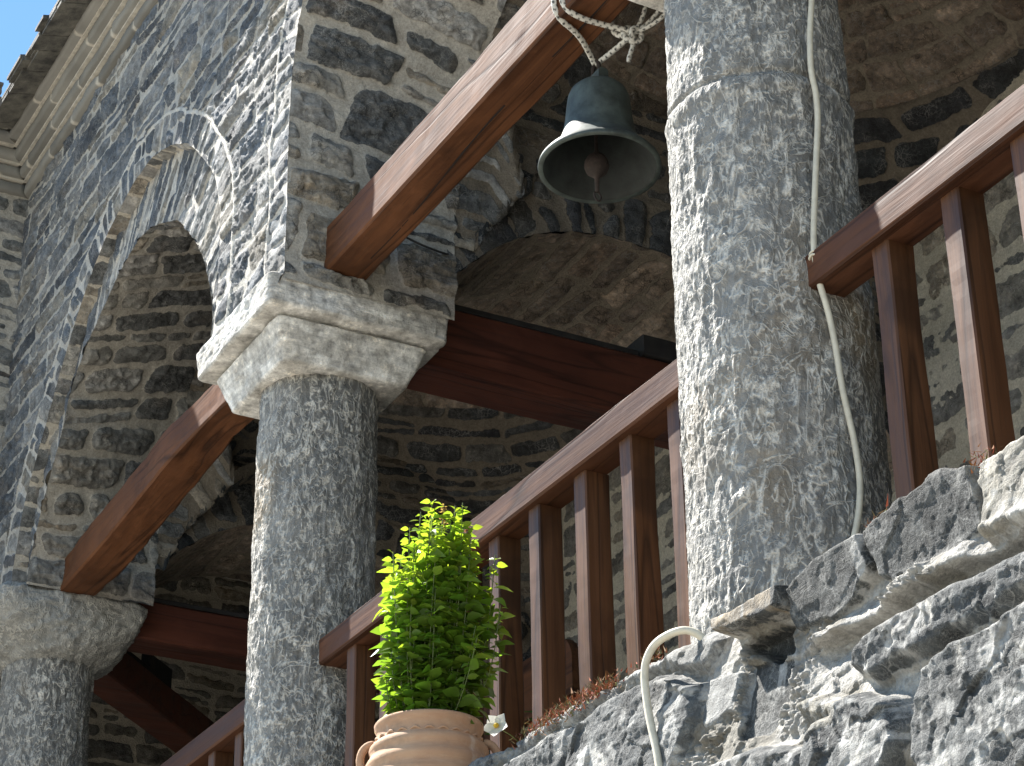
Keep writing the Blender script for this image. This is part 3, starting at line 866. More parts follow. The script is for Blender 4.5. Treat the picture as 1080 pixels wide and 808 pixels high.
WHT = ((.68, .665, .625), (.47, .45, .41))
def column(yc, label, seed, rad, cap, joint=None, hi=True):
    root = empty('stone_column', (0, yc, 0), label, 'column', 'stone columns carrying the arcade', 'thing')
    if hi: shaft('shaft', yc, -.02, 1.93, rad, root, seed, 1.0, 640, 640, joint)
    else: shaft('shaft', yc, -.02, 1.93, rad, root, seed, 1.0, 120, 120)
    if cap == 'slab':
        c = block('capital', 0, yc, .232, .232, 1.865, .285, .285, 2.003, root, M_PLASTER, seed + 1, .0035, colr=WHT, power=26, bev=.007)
        a = block('abacus', 0, yc, .335, .335, 2.014, .342, .342, 2.128, root, M_PLASTER, seed + 2, .0042, colr=WHT, power=34, bev=.008)
        a['label'] = 'thick whitewashed square slab on top of the capital'
    else:
        def mid(t, hx, hy):
            k = math.sin(min(1, t * 1.25) * PI / 2)
            return .205 + (.345 - .205) * k ** .8, .205 + (.345 - .205) * k ** .8, 2 + 11 * min(1, t * 1.15) ** 2.2
        c = block('capital', 0, yc, .21, .21, 1.83, .36, .36, 2.12, root, M_CAP, seed + 1, .016, mid=mid, power=4, bev=.03)
        c['label'] = 'rounded worn cushion of bare grey stone'
    return root
column(COLY[0], 'thick tooled grey stone column in the foreground with a cream cable hanging down it', 700, [(0, .236), (.4, .232), (1.0, .231), (1.5, .224), (1.95, .215)], 'slab', 1.43)
column(COLY[1], 'grey stone column under a whitewashed square capital, behind the potted plant', 740, [(0, .205), (1.2, .206), (1.7, .207), (1.95, .205)], 'slab')
column(COLY[2], 'farthest stone column at the left edge with a rounded bare stone capital', 780, [(0, .205), (1.5, .203), (1.95, .20)], 'round')
column(-5.33, 'stone column at the near end of the porch outside the view', 800, [(0, .23), (1.95, .21)], 'slab', None, False)

# ------------------------------------------------------------------ tie beams
def beam_thing(name, loc, label):
    return empty(name, loc, label, 'beam', 'wooden tie beams between the capitals', 'thing')
M_CRACK = mat_plain('dry_split', (.012, .007, .005), .9, .2)
b = beam_thing('tie_beam', (-.07, -1.3, 2.25), 'long reddish brown squared beam running over the bell, split along its underside')
hewn('timber', (-.068, -2.45, 2.25), (-.068, -.30, 2.25), .156, .176, M_BEAMY, b, amp=.005, seed=3, seg=140)
cr = [(-.062 + .020 * math.sin(t * 9) * .5 + .03 * (t - .5), -2.40 + 1.9 * t, 2.1615) for t in np.linspace(0, 1, 26)]
def ribbon(name, pts, w, mat, parent, dz=(0, 0, -.002)):
    p = smooth_curve(pts, 60); V = []; F = []
    for i, q in enumerate(p):
        ww = w * (.4 + .8 * abs(math.sin(i * .37)) * math.sin(PI * min(1, max(.02, i / 59.0))) + .1)
        V += [(q[0] - ww, q[1], q[2]), (q[0] + ww, q[1], q[2]), (q[0] - ww * .3, q[1], q[2] + .012), (q[0] + ww * .3, q[1], q[2] + .012)]
    for i in range(59):
        F += [(4 * i, 4 * i + 1, 4 * i + 5, 4 * i + 4), (4 * i, 4 * i + 4, 4 * i + 6, 4 * i + 2), (4 * i + 1, 4 * i + 3, 4 * i + 7, 4 * i + 5)]
    return add_mesh(name, V, F, mat, parent, None, False)
ribbon('split', cr, .0026, M_CRACK, b)
b = beam_thing('tie_beam', (0, 1.5, 2.17), 'bowed orange brown beam between the middle and far columns')
def bow(t): return (.0, 0, .05 * math.sin(t * PI * 1.0) - .03 * math.sin(t * 2 * PI))
hewn('timber', (0.0, 2.72, 2.175), (0.0, .25, 2.175), .168, .155, M_BEAMY, b, bow=bow, amp=.014, seed=9, seg=140, freq=2.2)
b = beam_thing('tie_beam', (1.2, 0, 2.17), 'dark red beam running into the porch from the middle column, with a plank on top')
hewn('timber', (.30, 0, 2.175), (2.30, 0, 2.175), .20, .262, M_BEAMX, b, amp=.004, seed=14, seg=60)
hewn('plank', (.34, 0.0, 2.318), (1.26, 0.0, 2.318), .19, .024, M_DARKWOOD, b, amp=.002, seed=15, seg=20, bev=.003)
hewn('cleat', (1.27, -.02, 2.348), (1.60, -.02, 2.348), .20, .085, M_DARKWOOD, b, amp=.002, seed=16, seg=14, bev=.004)
b = beam_thing('tie_beam', (1.2, 2.95, 2.0), 'dark red beam crossing behind the farthest column')
hewn('timber', (.28, 2.90, 2.115), (2.30, 2.90, 2.115), .20, .185, M_BEAMX, b, amp=.004, seed=24, seg=50)
hewn('plank', (.30, 2.90, 2.221), (1.9, 2.90, 2.221), .19, .022, M_DARKWOOD, b, amp=.002, seed=25, seg=20, bev=.003)
b = beam_thing('tie_beam', (1.1, 4.0, 2.05), 'dark beam set diagonally across the far corner bay under the crossing beam')
hewn('timber', (.22, 3.17, 2.055), (2.2, 5.15, 2.055), .185, .17, M_BEAMX, b, amp=.004, seed=34, seg=50)
hewn('plank', (.30, 3.25, 2.155), (.62, 3.57, 2.155), .16, .03, M_DARKWOOD, b, amp=.002, seed=35, seg=10, bev=.003)
hewn('cleat', (.66, 3.55, 2.20), (.84, 3.73, 2.20), .05, .11, M_DARKWOOD, b, amp=.002, seed=36, seg=10, bev=.004)

# ------------------------------------------------------------------ balustrades
BAL = {}
def balustrade(y0, y1, ys, label, seed):
    root = empty('balustrade', (0, (y0 + y1) / 2, 0), label, 'railing', 'wooden balustrades between the columns', 'thing')
    hewn('handrail', (-.0095, y0, .862), (-.0095, y1, .862), .103, .090, M_WOODY, root, amp=.0022, seed=seed, seg=80, bev=.006)
    hewn('bottom_rail', (0.0, y0, .10), (0.0, y1, .10), .07, .07, M_WOODY, root, amp=.002, seed=seed + 1, seg=30, bev=.005)
    for k, y in enumerate(ys):
        v = (k * 7 + seed) % 3
        if v not in BAL:
            o = hewn('baluster', (.0025, y, .135), (.0025, y, .8165), .0605, .075, M_WOODZ, root, amp=.0035, seed=55 + 9 * v, seg=40, bev=.004, up=(1, 0, 0))
            BAL[v] = (o, y, ROOT[root][1])
        else:
            src, base, ry = BAL[v]
            o = src.copy(); col.objects.link(o)
            o.parent = root
            o.location = (.003 * math.sin(k * 2.3), y - ROOT[root][1] - (base - ry) + .004 * math.sin(k * 5.1), 0)
    return root
balustrade(-2.46, -.20, [-.36 - .03 - .2355 * k for k in range(9)][:9], 'long wooden balustrade behind the potted plant, between the two nearer columns', 201)
balustrade(-5.12, -2.885, [-3.088 - .03 - .2355 * k for k in range(9)], 'wooden balustrade at the right edge, starting from the thick column', 211)
balustrade(.19, 2.76, [.30 + .2355 * k for k in range(11)], 'wooden balustrade beyond the middle column at the bottom left', 221)

# ------------------------------------------------------------------ terrace wall of big rough stones
tw = empty('terrace_wall', (-.34, -2.6, -.6), 'rough terrace wall of big pale mortared boulders at the lower right', 'wall', kind='thing')
FEAT = {
 'slab': ([(-2.880, -.030), (-3.005, -.036), (-3.121, -.042), (-3.123, -.088), (-3.085, -.092), (-2.9, -.068)], .060, .12, 'brown'),
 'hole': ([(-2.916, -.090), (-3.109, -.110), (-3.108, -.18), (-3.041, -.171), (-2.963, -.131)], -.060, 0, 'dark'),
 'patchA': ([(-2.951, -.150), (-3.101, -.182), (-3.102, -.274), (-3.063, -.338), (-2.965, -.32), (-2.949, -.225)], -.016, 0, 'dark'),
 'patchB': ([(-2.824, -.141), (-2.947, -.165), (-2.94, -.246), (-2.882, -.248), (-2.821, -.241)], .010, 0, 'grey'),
 'capA': ([(-3.125, -.050), (-3.228, -.03), (-3.372, -.03), (-3.386, -.103), (-3.323, -.15), (-3.247, -.161), (-3.14, -.148)], .030, .8, 'dark'),
 'capB': ([(-3.392, -.04), (-3.493, -.02), (-3.605, -.015), (-3.700, -.03), (-3.714, -.15), (-3.635, -.162), (-3.55, -.151), (-3.446, -.158), (-3.404, -.137)], .034, .8, 'dark'),
 'capC': ([(-3.712, -.03), (-3.821, -.03), (-3.95, -.05), (-3.95, -.224), (-3.726, -.185)], .052, .1, 'tan'),
 'boulder': ([(-3.378, -.262), (-3.492, -.247), (-3.652, -.245), (-3.90, -.250), (-3.90, -.335), (-3.687, -.350), (-3.558, -.355), (-3.424, -.350), (-3.358, -.311)], .050, .5, 'blue'),
 'rockA': ([(-3.29, -.388), (-3.322, -.362), (-3.407, -.362), (-3.521, -.416), (-3.546, -.501), (-3.499, -.60), (-3.262, -.60), (-3.261, -.425)], .062, .25, 'blue'),
 'rockB': ([(-3.627, -.399), (-3.705, -.378), (-3.95, -.375), (-3.95, -.66), (-3.62, -.66), (-3.583, -.512)], .070, .3, 'blue'),
 'rockC': ([(-3.19, -.312), (-3.27, -.319), (-3.353, -.35), (-3.355, -.394), (-3.261, -.383), (-3.197, -.351)], .035, .3, 'tan'),
 'rockD': ([(-2.287, -.092), (-2.454, -.062), (-2.648, -.070), (-2.806, -.139), (-2.816, -.223), (-2.774, -.29), (-2.628, -.40), (-2.281, -.40)], .040, .2, 'blue'),
 'rockE': ([(-1.90, -.070), (-2.203, -.062), (-2.285, -.069), (-2.29, -.152), (-2.238, -.30), (-1.90, -.30)], .040, .2, 'blue'),
 'rockF': ([(-2.86, -.350), (-3.068, -.359), (-3.245, -.425), (-3.24, -.6), (-2.86, -.6)], .040, .25, 'blue'),
 'rockG': ([(-2.416, -.012), (-2.613, -.016), (-2.80, -.02), (-2.863, -.06), (-2.807, -.115), (-2.649, -.056), (-2.494, -.050)], .022, .0, 'grey'),
 'rockH': ([(-1.98, -.015), (-2.20, -.012), (-2.40, -.012), (-2.41, -.040), (-2.25, -.055), (-2.0, -.058)], .030, .1, 'grey'),
}
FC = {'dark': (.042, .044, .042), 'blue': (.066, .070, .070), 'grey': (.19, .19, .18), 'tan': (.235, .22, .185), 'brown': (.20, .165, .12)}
ycoord = np.concatenate([np.arange(-6.2, -4.3, .02), np.arange(-4.3, -4.0, .006), np.arange(-4.0, -1.75, .0032), np.arange(-1.75, 3.0, .03)])
scoord = np.concatenate([np.arange(-.40, -.06, .012), np.arange(-.06, .66, .0032), np.arange(.66, 1.4, .04), np.arange(1.4, 3.4, .2)])
Yg, S = np.meshgrid(ycoord, scoord)
rc = .014
zt = -.016 + .010 * fbm(Yg * 3, 0 * Yg, 0, 901, 3) + .006 * fbm(Yg * 16, 0 * Yg, 0, 903, 2)
phi = np.clip(S / rc, 0, PI / 2)
flat = np.minimum(S, 0); down = np.maximum(S - rc * PI / 2, 0)
Xb = -.30 - flat - rc * np.sin(phi) - .20 * down; Zb = zt - rc * (1 - np.cos(phi)) - down
nx, nz = -np.sin(phi), np.cos(phi)
D = .022 * fbm(Yg * 4.5, Zb * 4.5, S * 2, 910, 3) + .016 * (ridge(Yg * 7, Zb * 9, Xb * 7, 912, 4, .6) - .7) + .010 * facets(Yg * 15, Zb * 22, 913, .9)
wet = fbm(Yg * 6, Zb * 6, 2, 918, 2)
grit = sstep(-.15, .3, wet)
D = D + grit * (.012 * sstep(.05, .25, vnoise(Yg * 70, Zb * 70, Xb * 60, 916)) + .010 * vnoise(Yg * 140, Zb * 140, Xb * 100, 917)) + .003 * fbm(Yg * 60, Zb * 60, Xb * 40, 914, 3, .6)
mort = np.array((.325, .313, .285)) * (1 + .25 * fbm(Yg * 8, Zb * 8, 0, 920, 3) + .2 * fbm(Yg * 70, Zb * 70, Xb * 60, 922, 2))[..., None]
moss = sstep(.05, .35, fbm(Yg * 8, Zb * 8, 5, 924, 4, .6)) * .7
mort = mort * (1 - moss[..., None]) + np.array((.13, .115, .085)) * moss[..., None]
C = mort.copy(); SM = np.zeros(Yg.shape)
face = sstep(.4, .9, np.sin(phi))
HB, CB = layout(Yg, S, 1200, h=(.14, .26), w=(.22, .5), gap=.05, split=.2, warp=.05, irr=.016, pal=PAL_WARM, prot=.04, rough=.02)
rg_ = np.maximum(sstep(-3.93, -3.99, Yg), sstep(-1.95, -1.85, Yg)) * face
D = D * (1 - rg_ * CB[..., 3]) + HB * rg_
C = np.where((rg_ > .5)[..., None], CB[..., :3], C); SM = np.maximum(SM, CB[..., 3] * rg_)
# deep hollow under the top course and along the ledge
for i, (k, (poly, off, tilt, cn)) in enumerate(FEAT.items()):
    poly = np.array(poly); closed = np.concatenate([poly, poly[:1]])
    sel = (Yg > poly[:, 0].min() - .12) & (Yg < poly[:, 0].max() + .12) & (Zb > poly[:, 1].min() - .12)
    yy, zz = Yg[sel], Zb[sel]
    wy = yy + .012 * fbm(yy * 18, zz * 18, i, 930 + i, 2); wz = zz + .010 * fbm(yy * 18, zz * 18, i + 5, 940 + i, 2)
    d, _, _, _ = nearest(closed, wy, wz); inn = inside(poly, wy, wz); sd = np.where(inn, -d, d)
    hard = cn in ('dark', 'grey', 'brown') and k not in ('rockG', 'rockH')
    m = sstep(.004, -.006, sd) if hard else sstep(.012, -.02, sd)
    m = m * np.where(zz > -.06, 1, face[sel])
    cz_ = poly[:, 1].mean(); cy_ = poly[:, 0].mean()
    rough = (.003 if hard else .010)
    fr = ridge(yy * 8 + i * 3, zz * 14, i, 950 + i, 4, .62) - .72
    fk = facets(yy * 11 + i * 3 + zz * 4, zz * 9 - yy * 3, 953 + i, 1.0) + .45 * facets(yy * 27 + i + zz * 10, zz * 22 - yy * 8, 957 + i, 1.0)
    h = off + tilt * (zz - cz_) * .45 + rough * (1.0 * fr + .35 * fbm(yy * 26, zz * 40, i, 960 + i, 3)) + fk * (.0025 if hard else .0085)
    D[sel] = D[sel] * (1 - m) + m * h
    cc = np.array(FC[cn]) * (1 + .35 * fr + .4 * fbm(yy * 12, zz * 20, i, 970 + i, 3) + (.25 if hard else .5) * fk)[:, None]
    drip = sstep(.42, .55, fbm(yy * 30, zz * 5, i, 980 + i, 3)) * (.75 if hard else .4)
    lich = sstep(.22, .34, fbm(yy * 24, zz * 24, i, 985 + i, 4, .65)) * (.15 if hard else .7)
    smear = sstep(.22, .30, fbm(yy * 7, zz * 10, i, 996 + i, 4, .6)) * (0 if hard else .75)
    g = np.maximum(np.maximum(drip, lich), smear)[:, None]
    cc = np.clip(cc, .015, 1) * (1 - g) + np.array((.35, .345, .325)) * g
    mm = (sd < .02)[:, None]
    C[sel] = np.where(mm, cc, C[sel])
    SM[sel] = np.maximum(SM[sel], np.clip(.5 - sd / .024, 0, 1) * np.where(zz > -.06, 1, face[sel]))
# the long mortar ledge under the top course
lz = np.interp(-Yg, [3.15, 3.22, 3.32, 3.41, 3.52, 3.66, 3.84, 4.6], [-.190, -.197, -.198, -.196, -.198, -.202, -.222, -.25])
on = sstep(3.17, 3.26, -Yg + .01 * vnoise(Yg * 30, 0, 0, 5))
dz = Zb - lz - .006 * fbm(Yg * 14, Yg * 0, 0, 990, 2)
ledge = on * sstep(-.002, .004, dz) * sstep(.055, .0, dz) * (.022 + .012 * vnoise(Yg * 11, 0, 0, 991))
under = on * sstep(.0, -.006, dz) * sstep(-.075, -.02, dz) * .028
D = D + ledge - under
C = np.clip(C, .01, .75)
P = np.stack([Xb + nx * D, Yg, Zb + nz * D * .35], -1)
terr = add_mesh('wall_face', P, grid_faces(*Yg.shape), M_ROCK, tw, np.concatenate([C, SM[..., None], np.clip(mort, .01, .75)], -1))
V, F = box_vf(-.10, .1, -6.2, 5.6, -3.3, -.26)
add_mesh('wall_core', V, F, M_MORT, tw, None, False)
V, F = box_vf(-.64, -.30, -1.75, -1.33, -3.2, -.268)
pier = add_mesh('buttress', V, F, M_MORT, tw, None, False)

# rusty moss and dry grass along the top edge
def scatter_tufts():
    V, F, C = [], [], []
    R = np.random.default_rng(77)
    spots = [(-2.06, .03, 80), (-2.20, .06, 650), (-2.36, .05, 520), (-2.60, .03, 70), (-3.385, .015, 45), (-3.70, .02, 50)]
    for yc, sp, n in spots:
        for _ in range(n):
            y = yc + R.normal(0, sp); x = -.335 + R.normal(0, .014); z = -.010 + R.normal(0, .010) - max(0, -x - .335) * 1.2
            h = R.uniform(.004, .014) * (1.7 if R.random() > .9 else 1); a = R.uniform(0, 2 * PI); w = R.uniform(.0012, .003)
            dx, dy = math.cos(a) * w, math.sin(a) * w
            lx, ly = R.normal(0, .008), R.normal(0, .008)
            b = len(V); V += [(x - dx, y - dy, z), (x + dx, y + dy, z), (x + lx, y + ly, z + h)]; F.append((b, b + 1, b + 2))
            t = R.random(); c = (.26, .085, .035) if t < .55 else ((.20, .13, .06) if t < .8 else (.09, .085, .035))
            C += [(*[q * R.uniform(.7, 1.3) for q in c], 1)] * 3
    o = add_mesh('moss', V, np.array(F), mat_attr('rusty_moss', .9, .2), None, C, False)
    return tag(o, 'rust red moss and dry sprigs along the edge of the terrace wall', 'moss', kind='stuff')
scatter_tufts()

# ------------------------------------------------------------------ bell, rope
BY, BX, BZ = -1.868, .028, 1.752
tiltm = Matrix.Rotation(math.radians(2.0), 4, 'Y') @ Matrix.Rotation(math.radians(-1.5), 4, 'X')
m, t, bs, out = nt('aged_bronze'); M_BELL = m
co = objco(t); n1 = noise(t, co, 14, 5, .65); n2 = noise(t, co, 60, 4, .6); n3 = noise(t, objco(t, (8, 8, 1.2)), 2.5, 3)
c = mix(t, mapr(t, n1, .35, .65), (.030, .037, .034), (.080, .100, .090))
c = mix(t, mapr(t, n3, .55, .75, 0, .6), c, (.12, .15, .135)); c = mix(t, mapr(t, n2, .6, .7, 0, .35), c, (.03, .026, .02))
t.links.new(c, bs.inputs['Base Color']); bs.inputs['Roughness'].default_value = .62; bs.inputs['Metallic'].default_value = .15
t.links.new(bump(t, n2, .25, .003), bs.inputs['Normal'])
bell = empty('bell', (BX, BY, BZ), 'weathered green bronze bell hanging from the beam by a rope', 'bell')
outer = [(.1735, 0), (.1745, .006), (.1725, .014), (.163, .026), (.156, .030), (.150, .036), (.138, .052), (.1265, .068), (.121, .074), (.1195, .078), (.112, .094), (.1035, .12), (.0985, .15), (.0945, .19), (.0915, .222), (.0885, .244), (.082, .262), (.070, .275), (.056, .2815), (.054, .2835), (.03, .287), (.001, .288)]
inner = [(.001, .268), (.05, .262), (.075, .24), (.083, .2), (.09, .13), (.103, .09), (.125, .052), (.143, .030), (.150, .012), (.160, .003)]
pf = outer[::-1]
pf = np.array(pf); pf = np.concatenate([pf, [(.160, .002)]])
lathe('body', pf, M_BELL, bell, (BX, BY, BZ), 96, tilt=tiltm)
V, F = box_vf(BX - .034, BX + .034, BY - .016, BY + .016, BZ + .282, BZ + .322)
lathe('inner_wall', inner[::-1], mat_plain('shaded_bronze', (.016, .020, .018), .75, .4, 20, .3), bell, (BX, BY, BZ), 96, tilt=tiltm)  # inside of the bell coloured darker to stand in for the shade within it
crown = hewn('crown', (BX, BY - .040, BZ + .302), (BX, BY + .040, BZ + .302), .032, .040, M_BELL, bell, amp=.002, bev=.007, seg=10)
M_IRON = mat_plain('rusty_iron', (.028, .019, .015), .85, .4, 60, .5, .1)
ring = [(BX + .0, BY + .018 * math.cos(a), BZ + .335 + .034 * math.sin(a)) for a in np.linspace(0, 2 * PI, 16)]
tube('hanger', ring, .006, M_IRON, bell, 8)
def ball(P): return P
cl = [(.004, .26), (.005, .075), (.010, .060), (.026, .050), (.034, .034), (.036, .018), (.030, .0), (.016, -.012), (.007, -.020), (.006, -.065), (.002, -.068)]
lathe('clapper', cl, M_IRON, bell, (BX - .004, BY + .01, BZ - .006), 24, tilt=Matrix.Rotation(math.radians(1), 4, 'Y'))
rg = [(BX - .004 + .011 * math.cos(a), BY + .01 + .004 * math.sin(a), BZ - .086 + .018 * math.sin(a)) for a in np.linspace(0, 2 * PI, 14)]
tube('clapper_ring', rg, .0028, M_IRON, bell, 6)

M_ROPE = mat_attr('braided_cord', .85, .4, 400)
rope = empty('bell_rope', (BX, BY, 2.04), 'black and white braided rope tied round the beam above the bell', 'rope')
top = BZ + .366
RY = -1.955
tube('cord', [(BX - .002, BY + .004, top - .006), (BX - .01, BY + .008, top + .02), (-.06, RY + .03, 2.150), (-.152, RY + .004, 2.164), (-.157, RY + .006, 2.25), (-.154, RY + .01, 2.343), (-.07, RY, 2.349), (.012, RY - .005, 2.345), (.020, RY - .01, 2.25), (.022, RY - .02, 2.15), (.035, RY - .05, 2.122), (.05, -2.03, 2.118)], .0085, M_ROPE, rope, 12, .003, True, it=2)
tube('cord', [(-.152, RY - .03, 2.33), (-.158, RY - .03, 2.26), (-.150, RY - .035, 2.172), (-.10, RY - .04, 2.148), (-.03, RY - .045, 2.146), (.03, RY - .065, 2.135), (.05, -2.035, 2.12)], .0085, M_ROPE, rope, 12, .003, True, it=2)
kx, ky, kz = .052, -2.035, 2.118
knot = []
for a in np.linspace(0, 5.2 * PI, 60):
    knot.append((kx + .017 * math.cos(a) * (1 + .3 * math.sin(a * .37)), ky + .020 * math.sin(a * .5 + .6), kz + .020 * math.sin(a) + .014 * math.cos(a * .41)))
tube('knot', knot, .0078, M_ROPE, rope, 10, .003, True, it=1)
tube('cord', [(kx, ky, kz), (.042, (BY + ky) / 2, 2.112), (BX + .004, BY + .002, top - .004)], .0082, M_ROPE, rope, 12, .003, True)
tube('loop', [(kx, ky, kz), (kx + .03, ky - .045, kz + .02), (kx + .05, ky - .10, kz + .062), (kx + .05, ky - .14, kz + .055), (kx + .045, ky - .135, kz + .02), (kx + .03, ky - .08, kz - .005), (kx, ky, kz)], .0062, M_ROPE, rope, 10, .003, True)
tube('tail', [(kx, ky, kz), (kx + .006, ky + .008, kz - .03), (kx - .004, ky + .02, kz - .07), (kx - .004, ky + .022, kz - .085)], .0065, M_ROPE, rope, 10, .003, True)
tube('tail', [(kx, ky, kz), (kx + .02, ky - .02, kz + .04), (kx + .02, ky - .05, kz + .09)], .0062, M_ROPE, rope, 10, .003, True)

# ------------------------------------------------------------------ cables
M_CABLE = mat_plain('cream_cable', (.60, .55, .43), .55, .12, 40, .1)
cb = [(.013, 1.721), (.005, 1.632), (-.009, 1.542), (-.019, 1.456), (-.020, 1.399), (-.011, 1.347), (-.013, 1.266), (-.028, 1.156), (-.042, 1.037), (-.052, .946), (-.055, .883), (-.048, .822), (-.031, .752), (-.020, .657), (-.014, .563), (-.003, .495), (.008, .429), (.013, .35), (.007, .292), (-.007, .234), (-.023, .187), (-.036, .148), (-.05, .107), (-.06, .0)]
cbl = empty('cable', (0, -2.92, .9), 'cream cable hanging down the front of the thick column', 'cable')
tube('cable_run', [(.02, -2.90, 1.93), (.018, -2.912, 1.85)] + [(x, -2.67 - math.sqrt(.249 ** 2 - x * x) + (0.004 if z > 1.5 else 0), z) for x, z in cb], .0075, M_CABLE, cbl, 10, .008)
for k, (dx, dz) in enumerate(((0, 0), (.002, .010))):
    rg = [(-.055 + dx + .0105 * math.cos(a), -2.912 + .0105 * math.sin(a), .888 + dz + .003 * math.sin(a * 2)) for a in np.linspace(0, 2 * PI, 14)]
    tube('tie', rg, .003, M_CABLE, cbl, 6, .003)
tube('tie', [(-.045, -2.918, .89), (-.03, -2.925, .885), (-.034, -2.928, .872)], .0022, M_CABLE, cbl, 6, .003)
cb2 = [(-.30, -2.79, -.07), (-.318, -2.778, -.03), (-.345, -2.76, -.008), (-.366, -2.735, -.008), (-.385, -2.690, -.020), (-.396, -2.668, -.052), (-.398, -2.662, -.09), (-.398, -2.668, -.144), (-.398, -2.680, -.2), (-.398, -2.698, -.256), (-.40, -2.711, -.31), (-.402, -2.725, -.393), (-.41, -2.75, -.7)]
tag(tube('cable', cb2, .0085, M_CABLE, None, 12, .006, loc=(-.39, -2.67, -.1)), 'stiff cream cable hooked over the edge of the terrace wall', 'cable')
tag(tube('wire', [(.33, -.348, 2.36), (.28, -.372, 2.345), (.20, -.376, 2.352), (.12, -.374, 2.375), (.02, -.37, 2.40), (-.04, -.365, 2.42)], .004, M_DARKWOOD, None, 8, .008, loc=(.2, -.37, 2.36)),
    'thin black wire lying across the pier stones beside the beam end', 'wire')

# ------------------------------------------------------------------ terracotta pot and its plant
PX, PY, PZ = -.36, -1.585, .140
m, t, bs, out = nt('terracotta'); M_TERRA = m
co = objco(t); n1 = noise(t, co, 6, 5, .6); n2 = noise(t, objco(t, (1, 1, 5)), 30, 4, .6); n3 = noise(t, co, 140, 3)
c = mix(t, mapr(t, n1, .35, .65), (.36, .20, .115), (.47, .30, .185)); c = mix(t, mapr(t, n2, .5, .75, 0, .4), c, (.52, .37, .25)); c = mix(t, mapr(t, noise(t, co, 11, 6, .7), .52, .70, 0, .7), c, (.25, .17, .11)); c = mix(t, mapr(t, noise(t, objco(t, (1, 1, .35)), 9, 6, .7), .58, .70, 0, .6), c, (.60, .52, .43))
t.links.new(c, bs.inputs['Base Color']); bs.inputs['Roughness'].default_value = .85
t.links.new(bump(t, math_(t, 'ADD', n2, math_(t, 'MULTIPLY', n3, .6)), .3, .003), bs.inputs['Normal'])
pot = empty('terracotta_pot', (PX, PY, PZ - .405), 'pale terracotta pot with ribbed bands and small loop handles', 'pot')
pr = [(.145, -.015), (.152, -.005), (.156, .000), (.159, -.004), (.158, -.014), (.1525, -.022), (.1505, -.034), (.152, -.046), (.156, -.056), (.1655, -.064), (.171, -.070), (.1735, -.078), (.172, -.086), (.1685, -.094), (.172, -.104), (.178, -.112), (.1825, -.120), (.183, -.130), (.1795, -.138), (.180, -.150), (.186, -.160), (.189, -.172), (.187, -.185), (.184, -.20), (.182, -.25), (.17, -.31), (.14, -.39), (.12, -.44), (.118, -.45), (.0, -.45)]
lathe('body', [(a * .865, b * .9) for a, b in [(.001, -.05), (.12, -.05), (.138, -.045), (.143, -.03)] + pr], M_TERRA, pot, (PX, PY, PZ), 128,
      disp=lambda P: P * (1 + .006 * fbm(P[..., 0] * 6, P[..., 1] * 6, P[..., 2] * 9, 3, 2))[..., None])
# little applied wavy moulding under the rim
wv = [(PX + (.1335 + .002 * math.sin(a * 24)) * math.cos(a), PY + (.1335 + .002 * math.sin(a * 24)) * math.sin(a), PZ - .047 + .004 * math.sin(a * 24)) for a in np.linspace(0, 2 * PI, 360)]
tube('moulding', wv, .0035, M_TERRA, pot, 6, .006, it=1)
Rv = np.array([.875, -.484]) # across the view
for sgn in (-1, 1):
    hp = []
    for a in np.linspace(-.55 * PI, .55 * PI, 14):
        rr = .142 + .030 * math.cos(a); zz = PZ - .088 + .042 * math.sin(a)
        hp.append((PX + sgn * Rv[0] * rr, PY + sgn * Rv[1] * rr, zz))
    tube('handle', hp, .0105, M_TERRA, pot, 12, .006)
    hp = []
    for a in np.linspace(-.55 * PI, .55 * PI, 14):
        rr = .153 + .022 * math.cos(a); zz = PZ - .165 + .03 * math.sin(a)
        hp.append((PX + sgn * Rv[0] * rr, PY + sgn * Rv[1] * rr, zz))
    tube('handle', hp, .010, M_TERRA, pot, 12, .006)

def leaf_into(V, F, C, base, d, nrm, L, W, c, fold=.25, curl=.25):
    d = d / np.linalg.norm(d); s = np.cross(d, nrm); s /= max(np.linalg.norm(s), 1e-6); n = np.cross(s, d)
    b = len(V)
    ts = (0.0, .18, .42, .68, 1.0); ws = (.06, .75, 1.0, .70, .02)
    for tt, w in zip(ts, ws):
        mid = base + d * L * tt - n * L * curl * tt * tt
        for q in (-1, 0, 1): V.append(tuple(mid + s * q * W * .5 * w + n * abs(q) * W * fold * .5 * w))
    for i in range(4):
        for q in (0, 1): F.append((b + i * 3 + q, b + i * 3 + q + 1, b + i * 3 + q + 4, b + i * 3 + q + 3))
    C.extend([(*c, 1)] * 15)

